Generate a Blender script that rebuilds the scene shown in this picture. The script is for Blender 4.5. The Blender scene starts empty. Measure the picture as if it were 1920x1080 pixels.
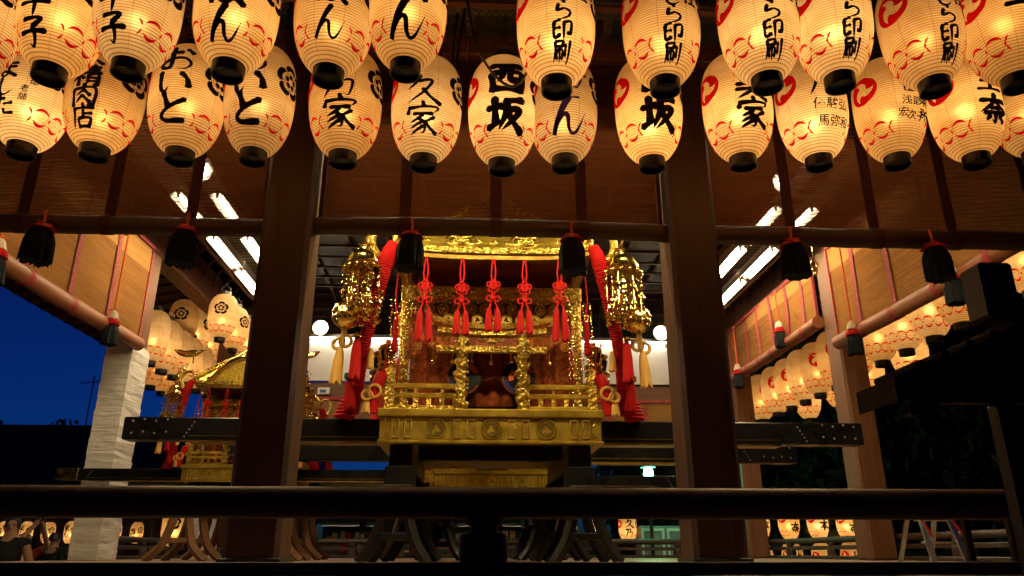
import bpy, bmesh, math, random
from mathutils import Vector, Matrix, noise
random.seed(7)
sin, cos, pi, R = math.sin, math.cos, math.pi, math.radians
sc = bpy.context.scene
COL = sc.collection

# ------------------------------------------------------------------ camera
cd = bpy.data.cameras.new('camera'); cam = bpy.data.objects.new('camera', cd); COL.objects.link(cam)
cd.sensor_width = 36; cd.lens = 26.25; cd.clip_start = .05; cd.clip_end = 600
cam.location = (0, 0, .09); cam.rotation_euler = (R(90 + 19.545), 0, R(-3.08))
sc.camera = cam
# ------------------------------------------------------------------ sky: dusk after sunset
w = bpy.data.worlds.new('World'); sc.world = w; w.use_nodes = True
wn = w.node_tree.nodes; wl = w.node_tree.links; wn.clear()
sky = wn.new('ShaderNodeTexSky'); sky.sky_type = 'NISHITA'; sky.sun_disc = False
sky.sun_elevation = R(-3.5); sky.sun_rotation = R(350); sky.air_density = 1.0; sky.dust_density = .3; sky.ozone_density = 6
bg = wn.new('ShaderNodeBackground'); bg.inputs[1].default_value = .9
wo = wn.new('ShaderNodeOutputWorld'); wb = wn.new('ShaderNodeMix'); wb.data_type = 'RGBA'; wb.blend_type = 'MULTIPLY'; wb.inputs['Factor'].default_value = 1; wb.inputs['B'].default_value = (.10, .80, 1., 1)   # tungsten white balance
wl.new(sky.outputs[0], wb.inputs['A']); wl.new(wb.outputs['Result'], bg.inputs[0]); wl.new(bg.outputs[0], wo.inputs[0])
# ------------------------------------------------------------------ view
sc.view_settings.view_transform = 'Standard'; sc.view_settings.look = 'None'
sc.view_settings.exposure = 0; sc.view_settings.gamma = 1
sc.render.engine = 'CYCLES'
cy = sc.cycles
cy.use_denoising = True; cy.max_bounces = 6; cy.diffuse_bounces = 3; cy.glossy_bounces = 3
cy.transmission_bounces = 3; cy.transparent_max_bounces = 10; cy.sample_clamp_indirect = 4
cy.caustics_reflective = False; cy.caustics_refractive = False; cy.use_light_tree = True

# ------------------------------------------------------------------ materials
M = {}
def newmat(name):
    m = bpy.data.materials.new(name); m.use_nodes = True; M[name] = m
    nt = m.node_tree
    return m, nt, nt.nodes['Principled BSDF']
def N(nt, t, **kw):
    n = nt.nodes.new(t)
    for k, v in kw.items():
        if k.startswith('i_'):
            key = k[2:]; n.inputs[int(key) if key.isdigit() else key].default_value = v
        else: setattr(n, k, v)
    return n
def coords(nt, scale=(1, 1, 1), kind='Object'):
    t = N(nt, 'ShaderNodeTexCoord'); mp = N(nt, 'ShaderNodeMapping'); mp.inputs['Scale'].default_value = scale
    nt.links.new(t.outputs[kind], mp.inputs[0]); return mp.outputs[0]
def ramp(nt, fac, a, b, p0=.3, p1=.7):
    r = N(nt, 'ShaderNodeValToRGB'); r.color_ramp.elements[0].color = (*a, 1); r.color_ramp.elements[1].color = (*b, 1)
    r.color_ramp.elements[0].position = p0; r.color_ramp.elements[1].position = p1
    nt.links.new(fac, r.inputs[0]); return r.outputs[0]
def mapr(nt, fac, lo, hi, a=0., b=1.):
    r = N(nt, 'ShaderNodeMapRange', i_1=a, i_2=b, i_3=lo, i_4=hi); nt.links.new(fac, r.inputs[0]); return r.outputs[0]
def math_(nt, op, a, b=None, c=None):
    n = N(nt, 'ShaderNodeMath', operation=op)
    for k, x in enumerate((a, b, c)):
        if x is None: continue
        if isinstance(x, (int, float)): n.inputs[k].default_value = x
        else: nt.links.new(x, n.inputs[k])
    return n.outputs[0]
def surf(name, a, b, scale=(6, 6, 6), rough=(.5, .7), metal=0, bump=.2, bdist=.01, detail=6, spec=.5, extra=None, nscale=1.):
    """two-tone noise surface with roughness variation and bump"""
    m, nt, p = newmat(name)
    co = coords(nt, scale)
    nz = N(nt, 'ShaderNodeTexNoise', i_Scale=nscale, i_Detail=detail, i_Roughness=.6); nt.links.new(co, nz.inputs['Vector'])
    nt.links.new(ramp(nt, nz.outputs[0], a, b), p.inputs['Base Color'])
    nt.links.new(mapr(nt, nz.outputs[0], rough[0], rough[1], .3, .7), p.inputs['Roughness'])
    p.inputs['Metallic'].default_value = metal
    p.inputs['Specular IOR Level'].default_value = spec
    h = nz.outputs[0]
    if extra: h = extra(nt, co, h)
    if bump:
        bp = N(nt, 'ShaderNodeBump', i_Strength=bump, i_Distance=bdist); nt.links.new(h, bp.inputs['Height'])
        nt.links.new(bp.outputs[0], p.inputs['Normal'])
    return m
def vor(scale, kind='F1', wgt=1.):
    def fn(nt, co, h):
        v = N(nt, 'ShaderNodeTexVoronoi', feature=kind, i_Scale=scale)
        nt.links.new(co, v.inputs['Vector'])
        return math_(nt, 'MULTIPLY_ADD', v.outputs['Distance'], wgt, h)
    return fn
DW = ((.028, .010, .0045), (.066, .024, .010))
surf('wood_z', *DW, scale=(30, 30, 1.0), bump=.7, bdist=.006, rough=(.4, .75), detail=9)
surf('wood_x', *DW, scale=(1.2, 24, 24), bump=.25, bdist=.004, rough=(.5, .75))
surf('wood_y', *DW, scale=(24, 1.2, 24), bump=.25, bdist=.004, rough=(.5, .75))
LW = ((.10, .036, .013), (.20, .080, .030))
surf('lwood_z', *LW, scale=(20, 20, 1.), bump=.2, bdist=.004)
surf('lwood_x', *LW, scale=(1., 20, 20), bump=.2, bdist=.004)
surf('lwood_y', *LW, scale=(20, 1., 20), bump=.2, bdist=.004)
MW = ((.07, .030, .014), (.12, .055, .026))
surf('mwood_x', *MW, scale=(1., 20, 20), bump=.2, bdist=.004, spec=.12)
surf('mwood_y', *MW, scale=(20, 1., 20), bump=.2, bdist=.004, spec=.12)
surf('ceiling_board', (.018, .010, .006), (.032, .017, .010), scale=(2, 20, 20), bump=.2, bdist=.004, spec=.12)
surf('rail_wood', (.022, .011, .007), (.06, .032, .018), scale=(1.2, 36, 36), bump=.6, bdist=.005, detail=9, rough=(.45, .65))
surf('floor_wood', (.24, .17, .11), (.36, .26, .17), scale=(12, .8, 12), bump=.15, bdist=.003, rough=(.35, .6))
surf('trestle_wood', (.16, .075, .03), (.26, .125, .05), scale=(14, 14, 2), bump=.2, bdist=.004)
surf('ground_earth', (.05, .045, .04), (.09, .08, .07), scale=(3, 3, 3), bump=.4)
surf('lacquer_black', (.004, .004, .004), (.008, .007, .007), scale=(3, 3, 3), rough=(.22, .4), bump=.05, spec=.14)
surf('iron_dark', (.012, .012, .013), (.03, .028, .026), scale=(9, 9, 9), rough=(.4, .6), metal=.3, bump=.1)
surf('cap_black', (.008, .008, .008), (.02, .017, .013), scale=(14, 14, 14), rough=(.3, .45), bump=.08)
G0, G1 = (.64, .43, .07), (.92, .69, .14)
surf('gold_carved', (.50, .34, .06), G1, scale=(21, 21, 21), rough=(.26, .44), metal=1, bump=1., bdist=.02, extra=vor(1.5, 'F1', 1.4))
surf('gold_plain', (.70, .49, .08), (.92, .70, .15), scale=(7, 7, 7), rough=(.2, .36), metal=1, bump=.12, bdist=.004)
surf('gold_aged', (.48, .33, .045), (.76, .56, .09), scale=(13, 13, 13), rough=(.38, .58), metal=1, bump=.8, bdist=.012, extra=vor(2.2, 'SMOOTH_F1', .6))
surf('gold_base', (.32, .22, .03), (.56, .41, .065), scale=(9, 9, 9), rough=(.40, .58), metal=1, bump=.35, bdist=.006, detail=9)
surf('gold_polished', (.88, .66, .14), (.96, .77, .22), scale=(5, 5, 5), rough=(.09, .16), metal=1, bump=.05, bdist=.003)
surf('gold_smooth', (.84, .64, .12), (.94, .75, .18), scale=(.6, .6, .6), rough=(.26, .34), metal=1, bump=0)
surf('brass_dark', (.28, .17, .03), (.45, .29, .06), scale=(9, 9, 9), rough=(.3, .45), metal=1, bump=.2)
surf('cord_red', (.34, .006, .006), (.55, .012, .010), scale=(60, 60, 60), rough=(.6, .8), bump=.4, bdist=.004, spec=.12)
surf('cord_orange', (.62, .10, .02), (.75, .16, .03), scale=(60, 60, 60), rough=(.6, .8), bump=.3, bdist=.003, spec=.12)
surf('cord_yellow', (.55, .30, .06), (.72, .44, .12), scale=(70, 70, 12), rough=(.6, .8), bump=.5, bdist=.004, spec=.12)
surf('cord_green', (.02, .12, .08), (.03, .17, .11), scale=(50, 50, 50), rough=(.6, .8), spec=.12)
surf('fringe_red', (.28, .005, .005), (.52, .012, .010), scale=(75, 75, 4), rough=(.6, .8), bump=.7, bdist=.006, spec=.12)
surf('fringe_black', (.003, .004, .005), (.013, .016, .019), scale=(110, 110, 5), rough=(.6, .8), bump=.8, bdist=.006, spec=.12)
surf('fringe_white', (.62, .52, .38), (.78, .68, .52), scale=(90, 90, 6), rough=(.7, .85), bump=.6, bdist=.005, spec=.12)
surf('lacquer_brown', (.16, .035, .012), (.26, .06, .02), scale=(8, 8, 8), rough=(.25, .4), bump=.06)
surf('brocade', (.16, .014, .008), (.40, .11, .02), scale=(22, 22, 22), rough=(.5, .75), bump=.5, bdist=.006, detail=3, extra=vor(1.6, 'F1', .8), spec=.12)
def wrink(nt, co, h):
    t = N(nt, 'ShaderNodeTexCoord'); mp = N(nt, 'ShaderNodeMapping'); mp.inputs['Rotation'].default_value = (R(28), R(-24), 0); mp.inputs['Scale'].default_value = (1.2, 1.2, 9)
    nt.links.new(t.outputs['Object'], mp.inputs[0]); n2 = N(nt, 'ShaderNodeTexNoise', i_Scale=1., i_Detail=4, i_Distortion=.4); nt.links.new(mp.outputs[0], n2.inputs['Vector'])
    return math_(nt, 'MULTIPLY_ADD', n2.outputs[0], 1.5, h)
surf('cloth_white', (.66, .62, .58), (.78, .74, .70), scale=(3, 3, 1.4), rough=(.75, .9), bump=.55, bdist=.05, extra=wrink)
surf('paint_white', (.70, .70, .68), (.80, .80, .78), scale=(3, 3, 3), rough=(.4, .55), bump=.03)
surf('paint_grey', (.20, .20, .21), (.28, .28, .29), scale=(3, 3, 3), rough=(.5, .65), bump=.05)
surf('aluminium', (.55, .55, .52), (.68, .68, .64), scale=(30, 30, 2), rough=(.3, .45), metal=1, bump=.1)
surf('roof_tile', (.03, .032, .036), (.055, .056, .06), scale=(5, 5, 5), rough=(.5, .7), bump=.3)
surf('plaster', (.10, .085, .07), (.15, .13, .11), scale=(3, 3, 3), bump=.1)
surf('skin', (.42, .22, .13), (.50, .27, .17), scale=(8, 8, 8), rough=(.5, .6), bump=.03)
surf('hair', (.010, .008, .007), (.025, .02, .017), scale=(60, 60, 8), rough=(.4, .6), bump=.5, bdist=.004)
surf('cloth_dark', (.010, .011, .014), (.022, .022, .026), scale=(12, 12, 12), rough=(.8, .9), bump=.3, spec=.12)
surf('cloth_cyan', (.03, .25, .36), (.05, .33, .45), scale=(12, 12, 12), rough=(.8, .9), bump=.3)
surf('cloth_red', (.40, .02, .02), (.50, .04, .03), scale=(12, 12, 12), rough=(.8, .9), bump=.3)
surf('cloth_grey', (.20, .19, .18), (.28, .27, .26), scale=(12, 12, 12), rough=(.8, .9), bump=.3)
surf('tarp_blue', (.02, .06, .22), (.03, .09, .30), scale=(4, 4, 4), rough=(.5, .7), bump=.3)
surf('bark', (.03, .022, .015), (.06, .045, .03), scale=(8, 8, 2), bump=.6, bdist=.03)
surf('leaf', (.018, .035, .012), (.04, .07, .02), scale=(2, 2, 2), rough=(.5, .7), bump=0)
surf('blue_enamel', (.01, .04, .25), (.02, .07, .36), scale=(8, 8, 8), rough=(.3, .4))
surf('thatch', (.020, .014, .010), (.045, .030, .020), scale=(4, 40, 40), rough=(.8, .95), bump=.6, bdist=.02)
surf('net_metal', (.05, .05, .05), (.08, .08, .08), scale=(8, 8, 8), rough=(.5, .6), metal=.6)

# embossed brown tape with little diamonds (woven border of the blinds)
m, nt, p = newmat('tape')
co = coords(nt, (22, 22, 22))
ck = N(nt, 'ShaderNodeTexVoronoi', i_Scale=1.6, distance='MANHATTAN'); nt.links.new(co, ck.inputs['Vector'])
nt.links.new(ramp(nt, ck.outputs['Distance'], (.42, .22, .17), (.33, .03, .035), .25, .5), p.inputs['Base Color'])
p.inputs['Roughness'].default_value = .8
mt = M['tape'].copy(); mt.name = 'tape_shaded'; M['tape_shaded'] = mt
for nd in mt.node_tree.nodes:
    if nd.type == 'VALTORGB': nd.color_ramp.elements[0].color = (.10, .03, .02, 1); nd.color_ramp.elements[1].color = (.05, .008, .008, 1)  # shaded copy for the front blinds: dimness put into the tape colour
# split-bamboo blind: slats let a little light through the gaps
def blindmat(name, a, b, gap, lo=.35):
    m, nt, p = newmat(name); nt.nodes.remove(p)
    out = nt.nodes['Material Output']
    tc = N(nt, 'ShaderNodeTexCoord'); sep = N(nt, 'ShaderNodeSeparateXYZ'); nt.links.new(tc.outputs['Object'], sep.inputs[0])
    co = coords(nt, (1.3, 1.3, 60))
    nz = N(nt, 'ShaderNodeTexNoise', i_Scale=1., i_Detail=5); nt.links.new(co, nz.inputs['Vector'])
    co2 = coords(nt, (.25, .25, 1.7)); n2 = N(nt, 'ShaderNodeTexNoise', i_Scale=1., i_Detail=3); nt.links.new(co2, n2.inputs['Vector'])
    mixn = math_(nt, 'MULTIPLY_ADD', n2.outputs[0], .6, math_(nt, 'MULTIPLY', nz.outputs[0], .5))
    colr = ramp(nt, mixn, a, b, .38, .72)
    saw = math_(nt, 'FRACT', math_(nt, 'MULTIPLY_ADD', sep.outputs[2], 85., nz.outputs[0]))
    d = N(nt, 'ShaderNodeBsdfDiffuse'); g = N(nt, 'ShaderNodeBsdfGlossy', i_Roughness=.35); t = N(nt, 'ShaderNodeBsdfTranslucent'); x = N(nt, 'ShaderNodeBsdfTransparent')
    nt.links.new(colr, d.inputs[0]); nt.links.new(colr, t.inputs[0]); nt.links.new(colr, g.inputs[0])
    bp = N(nt, 'ShaderNodeBump', i_Strength=.5, i_Distance=.004); nt.links.new(math_(nt, 'PINGPONG', saw, .5), bp.inputs['Height'])
    nt.links.new(bp.outputs[0], d.inputs['Normal']); nt.links.new(bp.outputs[0], g.inputs['Normal'])
    m1 = N(nt, 'ShaderNodeMixShader', i_0=.25); nt.links.new(d.outputs[0], m1.inputs[1]); nt.links.new(t.outputs[0], m1.inputs[2])
    m2 = N(nt, 'ShaderNodeMixShader', i_0=.10); nt.links.new(m1.outputs[0], m2.inputs[1]); nt.links.new(g.outputs[0], m2.inputs[2])
    gapf = math_(nt, 'LESS_THAN', saw, gap)
    m3 = N(nt, 'ShaderNodeMixShader'); nt.links.new(gapf, m3.inputs[0]); nt.links.new(m2.outputs[0], m3.inputs[1]); nt.links.new(x.outputs[0], m3.inputs[2])
    nt.links.new(m3.outputs[0], out.inputs[0])
blindmat('blind_shaded', (.045, .014, .005), (.10, .032, .010), .10)  # shaded front copy: dimness put into the slat colour
blindmat('blind_lit', (.20, .085, .026), (.42, .21, .070), .04)  # lit copy for sides and back: lamp light put into paler slats
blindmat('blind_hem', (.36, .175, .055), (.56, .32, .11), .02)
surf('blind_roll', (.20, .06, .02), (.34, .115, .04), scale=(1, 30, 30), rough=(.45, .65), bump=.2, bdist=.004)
surf('blind_roll_shaded', (.035, .012, .006), (.065, .024, .011), scale=(1, 30, 30), rough=(.5, .7), bump=.2, bdist=.004)  # shaded copy of the roll, darkened in its colour

# lantern dimensions (local metres, origin at the bottom of the paper body)
LR, LH, LC = .23, .77, .082
def lprof(v):
    c = .54 * LH; t = (c - v) / c if v < c else (v - c) / (LH - c)
    return LC + (LR - LC) * max(0, 1 - t ** (2.5 if v < c else 3.2)) ** .66
RIBS = 46
def papermat(name, tint, rib=.55):
    m, nt, p = newmat(name); nt.nodes.remove(p); out = nt.nodes['Material Output']
    tc = N(nt, 'ShaderNodeTexCoord'); sep = N(nt, 'ShaderNodeSeparateXYZ'); nt.links.new(tc.outputs['Object'], sep.inputs[0])
    fr = math_(nt, 'FRACT', math_(nt, 'MULTIPLY', sep.outputs[2], RIBS / LH))
    rb = math_(nt, 'LESS_THAN', math_(nt, 'ABSOLUTE', math_(nt, 'SUBTRACT', fr, .5)), .13)
    an = math_(nt, 'ARCTAN2', sep.outputs[0], sep.outputs[1])
    sm = math_(nt, 'LESS_THAN', math_(nt, 'ABSOLUTE', math_(nt, 'SUBTRACT', math_(nt, 'FRACT', math_(nt, 'MULTIPLY', an, 8 / (2 * pi))), .5)), .012)
    co = coords(nt, (5, 5, 9)); nz = N(nt, 'ShaderNodeTexNoise', i_Scale=1.2, i_Detail=5); nt.links.new(co, nz.inputs['Vector'])
    oi = N(nt, 'ShaderNodeObjectInfo')          # every lantern has aged a little differently
    ofs = N(nt, 'ShaderNodeVectorMath', operation='ADD'); cmb = N(nt, 'ShaderNodeCombineXYZ'); nt.links.new(math_(nt, 'MULTIPLY', oi.outputs['Random'], 37.), cmb.inputs[0])
    nt.links.new(co, ofs.inputs[0]); nt.links.new(cmb.outputs[0], ofs.inputs[1]); nt.links.new(ofs.outputs[0], nz.inputs['Vector'])
    age = N(nt, 'ShaderNodeMix', data_type='RGBA'); nt.links.new(oi.outputs['Random'], age.inputs['Factor']); age.inputs['A'].default_value = (*tint, 1); age.inputs['B'].default_value = (tint[0] * .97, tint[1] * .86, tint[2] * .66, 1)
    stain = N(nt, 'ShaderNodeMix', data_type='RGBA', blend_type='MULTIPLY'); nt.links.new(mapr(nt, nz.outputs[0], 1., 0., .30, .62), stain.inputs['Factor']); nt.links.new(age.outputs['Result'], stain.inputs['A']); stain.inputs['B'].default_value = (.86, .76, .62, 1)
    base = stain.outputs['Result']
    mx = N(nt, 'ShaderNodeMix', data_type='RGBA', blend_type='MULTIPLY'); mx.inputs['B'].default_value = (rib * .95, rib * .78, rib * .6, 1)
    nt.links.new(math_(nt, 'MAXIMUM', rb, math_(nt, 'MULTIPLY', sm, .7)), mx.inputs['Factor']); nt.links.new(base, mx.inputs['A'])
    t = N(nt, 'ShaderNodeBsdfTranslucent'); d = N(nt, 'ShaderNodeBsdfDiffuse')
    nt.links.new(mx.outputs['Result'], t.inputs[0]); nt.links.new(mx.outputs['Result'], d.inputs[0])
    ms = N(nt, 'ShaderNodeMixShader', i_0=.3); nt.links.new(t.outputs[0], ms.inputs[1]); nt.links.new(d.outputs[0], ms.inputs[2])
    rf_ = N(nt, 'ShaderNodeBsdfRefraction', distribution='GGX'); rf_.inputs['Roughness'].default_value = .85; rf_.inputs['IOR'].default_value = 1.22   # oiled paper scatters forward: the bulb shows as a soft glow
    nt.links.new(mx.outputs['Result'], rf_.inputs[0])
    m5 = N(nt, 'ShaderNodeMixShader', i_0=.085); nt.links.new(ms.outputs[0], m5.inputs[1]); nt.links.new(rf_.outputs[0], m5.inputs[2])
    nt.links.new(m5.outputs[0], out.inputs[0])
papermat('paper', (.93, .78, .52))
def inkmat(name, c, trans):
    m, nt, p = newmat(name); nt.nodes.remove(p); out = nt.nodes['Material Output']
    t = N(nt, 'ShaderNodeBsdfTranslucent'); t.inputs[0].default_value = (*c, 1)
    d = N(nt, 'ShaderNodeBsdfDiffuse'); d.inputs[0].default_value = (*c, 1)
    ms = N(nt, 'ShaderNodeMixShader', i_0=1 - trans); nt.links.new(t.outputs[0], ms.inputs[1]); nt.links.new(d.outputs[0], ms.inputs[2])
    nt.links.new(ms.outputs[0], out.inputs[0])
inkmat('ink_black', (.012, .009, .007), .3)
inkmat('ink_red', (.80, .012, .012), .75)
inkmat('ink_blue', (.05, .03, .20), .6)
inkmat('ink_brown', (.10, .05, .02), .5)
def emit(name, c, s):
    m, nt, p = newmat(name); nt.nodes.remove(p)
    e = N(nt, 'ShaderNodeEmission'); e.inputs[0].default_value = (*c, 1); e.inputs[1].default_value = s
    nt.links.new(e.outputs[0], nt.nodes['Material Output'].inputs[0])
emit('tube_glow', (1., .76, .44), 120)
emit('tube_glow_back', (1., .86, .62), 45)
emit('fill_glow_front', (1., .77, .40), 360)  # added fill light, stronger than the tubes in view
emit('flood_glow', (1., .80, .52), 60)
emit('stall_glow', (1., .72, .42), 2.5)
emit('stall_tube', (1., .85, .6), 12)
emit('green_glow', (.14, 1., .45), 60)
emit('tiny_glow', (.8, 1., 1.), 12)

# ------------------------------------------------------------------ mesh builder
class MB:
    def __init__(s): s.v = []; s.f = []
    def add(s, vs, fs):
        o = len(s.v); s.v += [tuple(x) for x in vs]; s.f += [tuple(i + o for i in f) for f in fs]; return s
    def box(s, x0, x1, y0, y1, z0, z1, b=0.):
        if b <= 0:
            vs = [(x, y, z) for x in (x0, x1) for y in (y0, y1) for z in (z0, z1)]
            return s.add(vs, [(0, 1, 3, 2), (4, 6, 7, 5), (0, 4, 5, 1), (2, 3, 7, 6), (0, 2, 6, 4), (1, 5, 7, 3)])
        b = min(b, (x1 - x0) * .45, (y1 - y0) * .45, (z1 - z0) * .45)
        vs = []; idx = {}
        X, Y, Z = (x0, x1), (y0, y1), (z0, z1)
        for i in (0, 1):
            for j in (0, 1):
                for k in (0, 1):
                    sx, sy, sz = (1 - 2 * i) * b, (1 - 2 * j) * b, (1 - 2 * k) * b
                    for a, p in enumerate(((X[i], Y[j] + sy, Z[k] + sz), (X[i] + sx, Y[j], Z[k] + sz), (X[i] + sx, Y[j] + sy, Z[k]))):
                        idx[i, j, k, a] = len(vs); vs.append(p)
        F = []
        for i in (0, 1):
            F.append([idx[i, j, k, 0] for j, k in ((0, 0), (1, 0), (1, 1), (0, 1))])
            F.append([idx[j, i, k, 1] for j, k in ((0, 0), (1, 0), (1, 1), (0, 1))])
            F.append([idx[j, k, i, 2] for j, k in ((0, 0), (1, 0), (1, 1), (0, 1))])
            for j in (0, 1):
                F.append([idx[i, j, 0, 0], idx[i, j, 1, 0], idx[i, j, 1, 1], idx[i, j, 0, 1]])
                F.append([idx[i, 0, j, 0], idx[i, 1, j, 0], idx[i, 1, j, 2], idx[i, 0, j, 2]])
                F.append([idx[0, i, j, 1], idx[1, i, j, 1], idx[1, i, j, 2], idx[0, i, j, 2]])
                for k in (0, 1): F.append([idx[i, j, k, 0], idx[i, j, k, 1], idx[i, j, k, 2]])
        return s.add(vs, F)
    def lathe(s, prof, n=24, c=(0, 0, 0), cap=True, scale=(1, 1)):
        vs = []; F = []
        for r, z in prof:
            for i in range(n):
                a = 2 * pi * i / n; vs.append((c[0] + r * cos(a) * scale[0], c[1] + r * sin(a) * scale[1], c[2] + z))
        for j in range(len(prof) - 1):
            for i in range(n):
                k = (i + 1) % n; F.append((j * n + i, j * n + k, (j + 1) * n + k, (j + 1) * n + i))
        if cap:
            F.append(tuple(reversed(range(n)))); F.append(tuple(range((len(prof) - 1) * n, len(prof) * n)))
        return s.add(vs, F)
    def ball(s, c, r, n=14, sz=1.):
        m = max(5, n // 2)
        return s.lathe([(max(1e-4, r * sin(pi * i / m)), -r * sz * cos(pi * i / m)) for i in range(m + 1)], n, c, cap=False)
    def tube(s, path, rad, n=8, cap=True, sq=1.):
        path = [Vector(p) for p in path]
        if isinstance(rad, (int, float)): rad = [rad] * len(path)
        vs = []; F = []; T = (path[1] - path[0]).normalized()
        u = T.orthogonal().normalized()
        if abs(T.z) < .95: u = T.cross(Vector((0, 0, 1))).normalized()
        for i, p in enumerate(path):
            a = path[max(i - 1, 0)]; b = path[min(i + 1, len(path) - 1)]
            T = (b - a).normalized(); u = (u - T * u.dot(T)).normalized(); v = T.cross(u)
            for k in range(n):
                an = 2 * pi * k / n + pi / n
                vs.append(p + (u * cos(an) + v * sin(an) * sq) * rad[i])
        for j in range(len(path) - 1):
            for i in range(n):
                k = (i + 1) % n; F.append((j * n + i, j * n + k, (j + 1) * n + k, (j + 1) * n + i))
        if cap: F.append(tuple(reversed(range(n)))); F.append(tuple(range((len(path) - 1) * n, len(path) * n)))
        return s.add(vs, F)
    def torus(s, c, R_, r, axis='y', n=20, m=6, a0=0., a1=2 * pi):
        full = a1 - a0 > 6.28
        cnt = n if full else n + 1
        pts = []
        for i in range(cnt):
            a = a0 + (a1 - a0) * i / n
            e = (cos(a) * R_, sin(a) * R_)
            pts.append(Vector((c[0] + e[0], c[1], c[2] + e[1])) if axis == 'y' else Vector((c[0] + e[0], c[1] + e[1], c[2])))
        vs = []; F = []
        for i, p in enumerate(pts):
            rad = (p - Vector(c)).normalized(); up = Vector((0, 1, 0)) if axis == 'y' else Vector((0, 0, 1))
            for k in range(m):
                an = 2 * pi * k / m; vs.append(p + (rad * cos(an) + up * sin(an)) * r)
        for i in range(cnt if full else cnt - 1):
            j = (i + 1) % cnt
            for k in range(m):
                l = (k + 1) % m; F.append((i * m + k, j * m + k, j * m + l, i * m + l))
        return s.add(vs, F)
    def prism(s, poly, d0, d1, plane='xz'):
        n = len(poly); vs = []
        for d in (d0, d1):
            for a, b in poly: vs.append((a, d, b) if plane == 'xz' else ((d, a, b) if plane == 'yz' else (a, b, d)))
        F = [tuple(range(n)), tuple(reversed(range(n, 2 * n)))]
        for i in range(n):
            k = (i + 1) % n; F.append((i, k, n + k, n + i))
        return s.add(vs, F)
    def grid(s, fn, nu, nv):
        vs = [fn(i / nu, j / nv) for j in range(nv + 1) for i in range(nu + 1)]
        F = [(j * (nu + 1) + i, j * (nu + 1) + i + 1, (j + 1) * (nu + 1) + i + 1, (j + 1) * (nu + 1) + i) for j in range(nv) for i in range(nu)]
        return s.add(vs, F)
    def mesh(s, name, mat, smooth=35, recalc=True):
        me = bpy.data.meshes.new(name); me.from_pydata(s.v, [], s.f)
        if recalc:
            bm = bmesh.new(); bm.from_mesh(me); bmesh.ops.recalc_face_normals(bm, faces=bm.faces); bm.to_mesh(me); bm.free()
        if mat: me.materials.append(M[mat] if isinstance(mat, str) else mat)
        if smooth:
            me.shade_smooth(); me.set_sharp_from_angle(angle=R(smooth))
        return me
    def build(s, name, mat, parent=None, smooth=35, recalc=True, loc=None):
        return put(name, s.mesh(name, mat, smooth, recalc), parent, loc)
def put(name, me, parent=None, loc=None, rot=None, scale=None):
    o = bpy.data.objects.new(name, me); COL.objects.link(o)
    if parent: o.parent = parent
    if loc: o.location = loc
    if rot: o.rotation_euler = rot
    if scale: o.scale = scale if not isinstance(scale, (int, float)) else (scale,) * 3
    return o
def tag(o, label, cat, group=None):
    o['label'] = label; o['category'] = cat
    if group: o['group'] = group
    return o
def thing(name, label, cat, loc=(0, 0, 0), rotz=0, group=None):
    o = bpy.data.objects.new(name, None); COL.objects.link(o); o.empty_display_size = .1
    o.location = loc; o.rotation_euler = (0, 0, rotz); return tag(o, label, cat, group)
def struct(o): o['kind'] = 'structure'; return o
def stuff(o): o['kind'] = 'stuff'; return o
def smooth_path(pts, k=6):
    pts = [Vector(p) for p in pts]; out = []
    for i in range(len(pts) - 1):
        p0 = pts[max(i - 1, 0)]; p1 = pts[i]; p2 = pts[i + 1]; p3 = pts[min(i + 2, len(pts) - 1)]
        for j in range(k):
            t = j / k
            out.append(.5 * ((2 * p1) + (p2 - p0) * t + (2 * p0 - 5 * p1 + 4 * p2 - p3) * t * t + (3 * p1 - p0 - 3 * p2 + p3) * t ** 3))
    out.append(pts[-1]); return out
ORD = ['first', 'second', 'third', 'fourth', 'fifth', 'sixth', 'seventh', 'eighth', 'ninth', 'tenth', 'eleventh', 'twelfth', 'thirteenth', 'fourteenth', 'fifteenth', 'sixteenth', 'seventeenth', 'eighteenth']

# ------------------------------------------------------------------ ground and stage
struct(MB().box(-120, 120, -30, 160, -1.5, -1.3).build('ground', 'ground_earth', smooth=0))
XL, XR = -4.75, 5.2            # inner planes of the two open sides
fl = struct(MB().box(-5.35, 5.75, 3.15, 15.9, -.18, -.012).build('stage_floor', 'floor_wood', smooth=0))
pl = MB()
for i in range(37):            # floor boards
    x = -5.35 + i * .3
    put('plank', MB().box(x + .002, x + .298, 3.15, 15.9, -.011, .0 - .0015 * (i % 3), .003).mesh('plank', 'floor_wood', 0), fl)
struct(MB().box(-5.2, 5.6, 3.3, 15.75, -1.3, -.185).build('stage_base', 'plaster', smooth=0))
# ------------------------------------------------------------------ pavilion (one building, its timbers as parts)
pav = thing('stage_pavilion', 'open wooden stage pavilion with square pillars and coffered ceiling', 'pavilion', (.2, 10, 0))
def pp(name, mb, mat, smooth=30, par=None):
    """world-space part of the pavilion"""
    o = mb.build(name, mat, None, smooth); par = par or pav
    o.parent = par; o.location = tuple(-c for c in (pav.location if par is pav else (0, 0, 0)))
    return o
def pillar(x0, x1, y0, y1, mat='wood_z', name='pillar', z1=5.0):
    return pp(name, MB().box(x0, x1, y0, y1, .001, z1, .03), mat)
for a in ((-1.60, -1.235), (1.50, 1.87)):
    p_ = pillar(*a, 5.2, 5.57); pillar(*a, 14.9, 15.25)
    pp('foot_plate', MB().box(a[0] - .02, a[1] + .02, 5.18, 5.59, .001, .06, .008), 'iron_dark')
for x in (XL - .38, XR + .002):
    pillar(x, x + .37, 5.2, 5.57)
pillar(XR + .002, XR + .37, 10.0, 10.4, 'lwood_z')
pillar(XR + .002, XR + .37, 14.4, 14.8, 'lwood_z')
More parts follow.
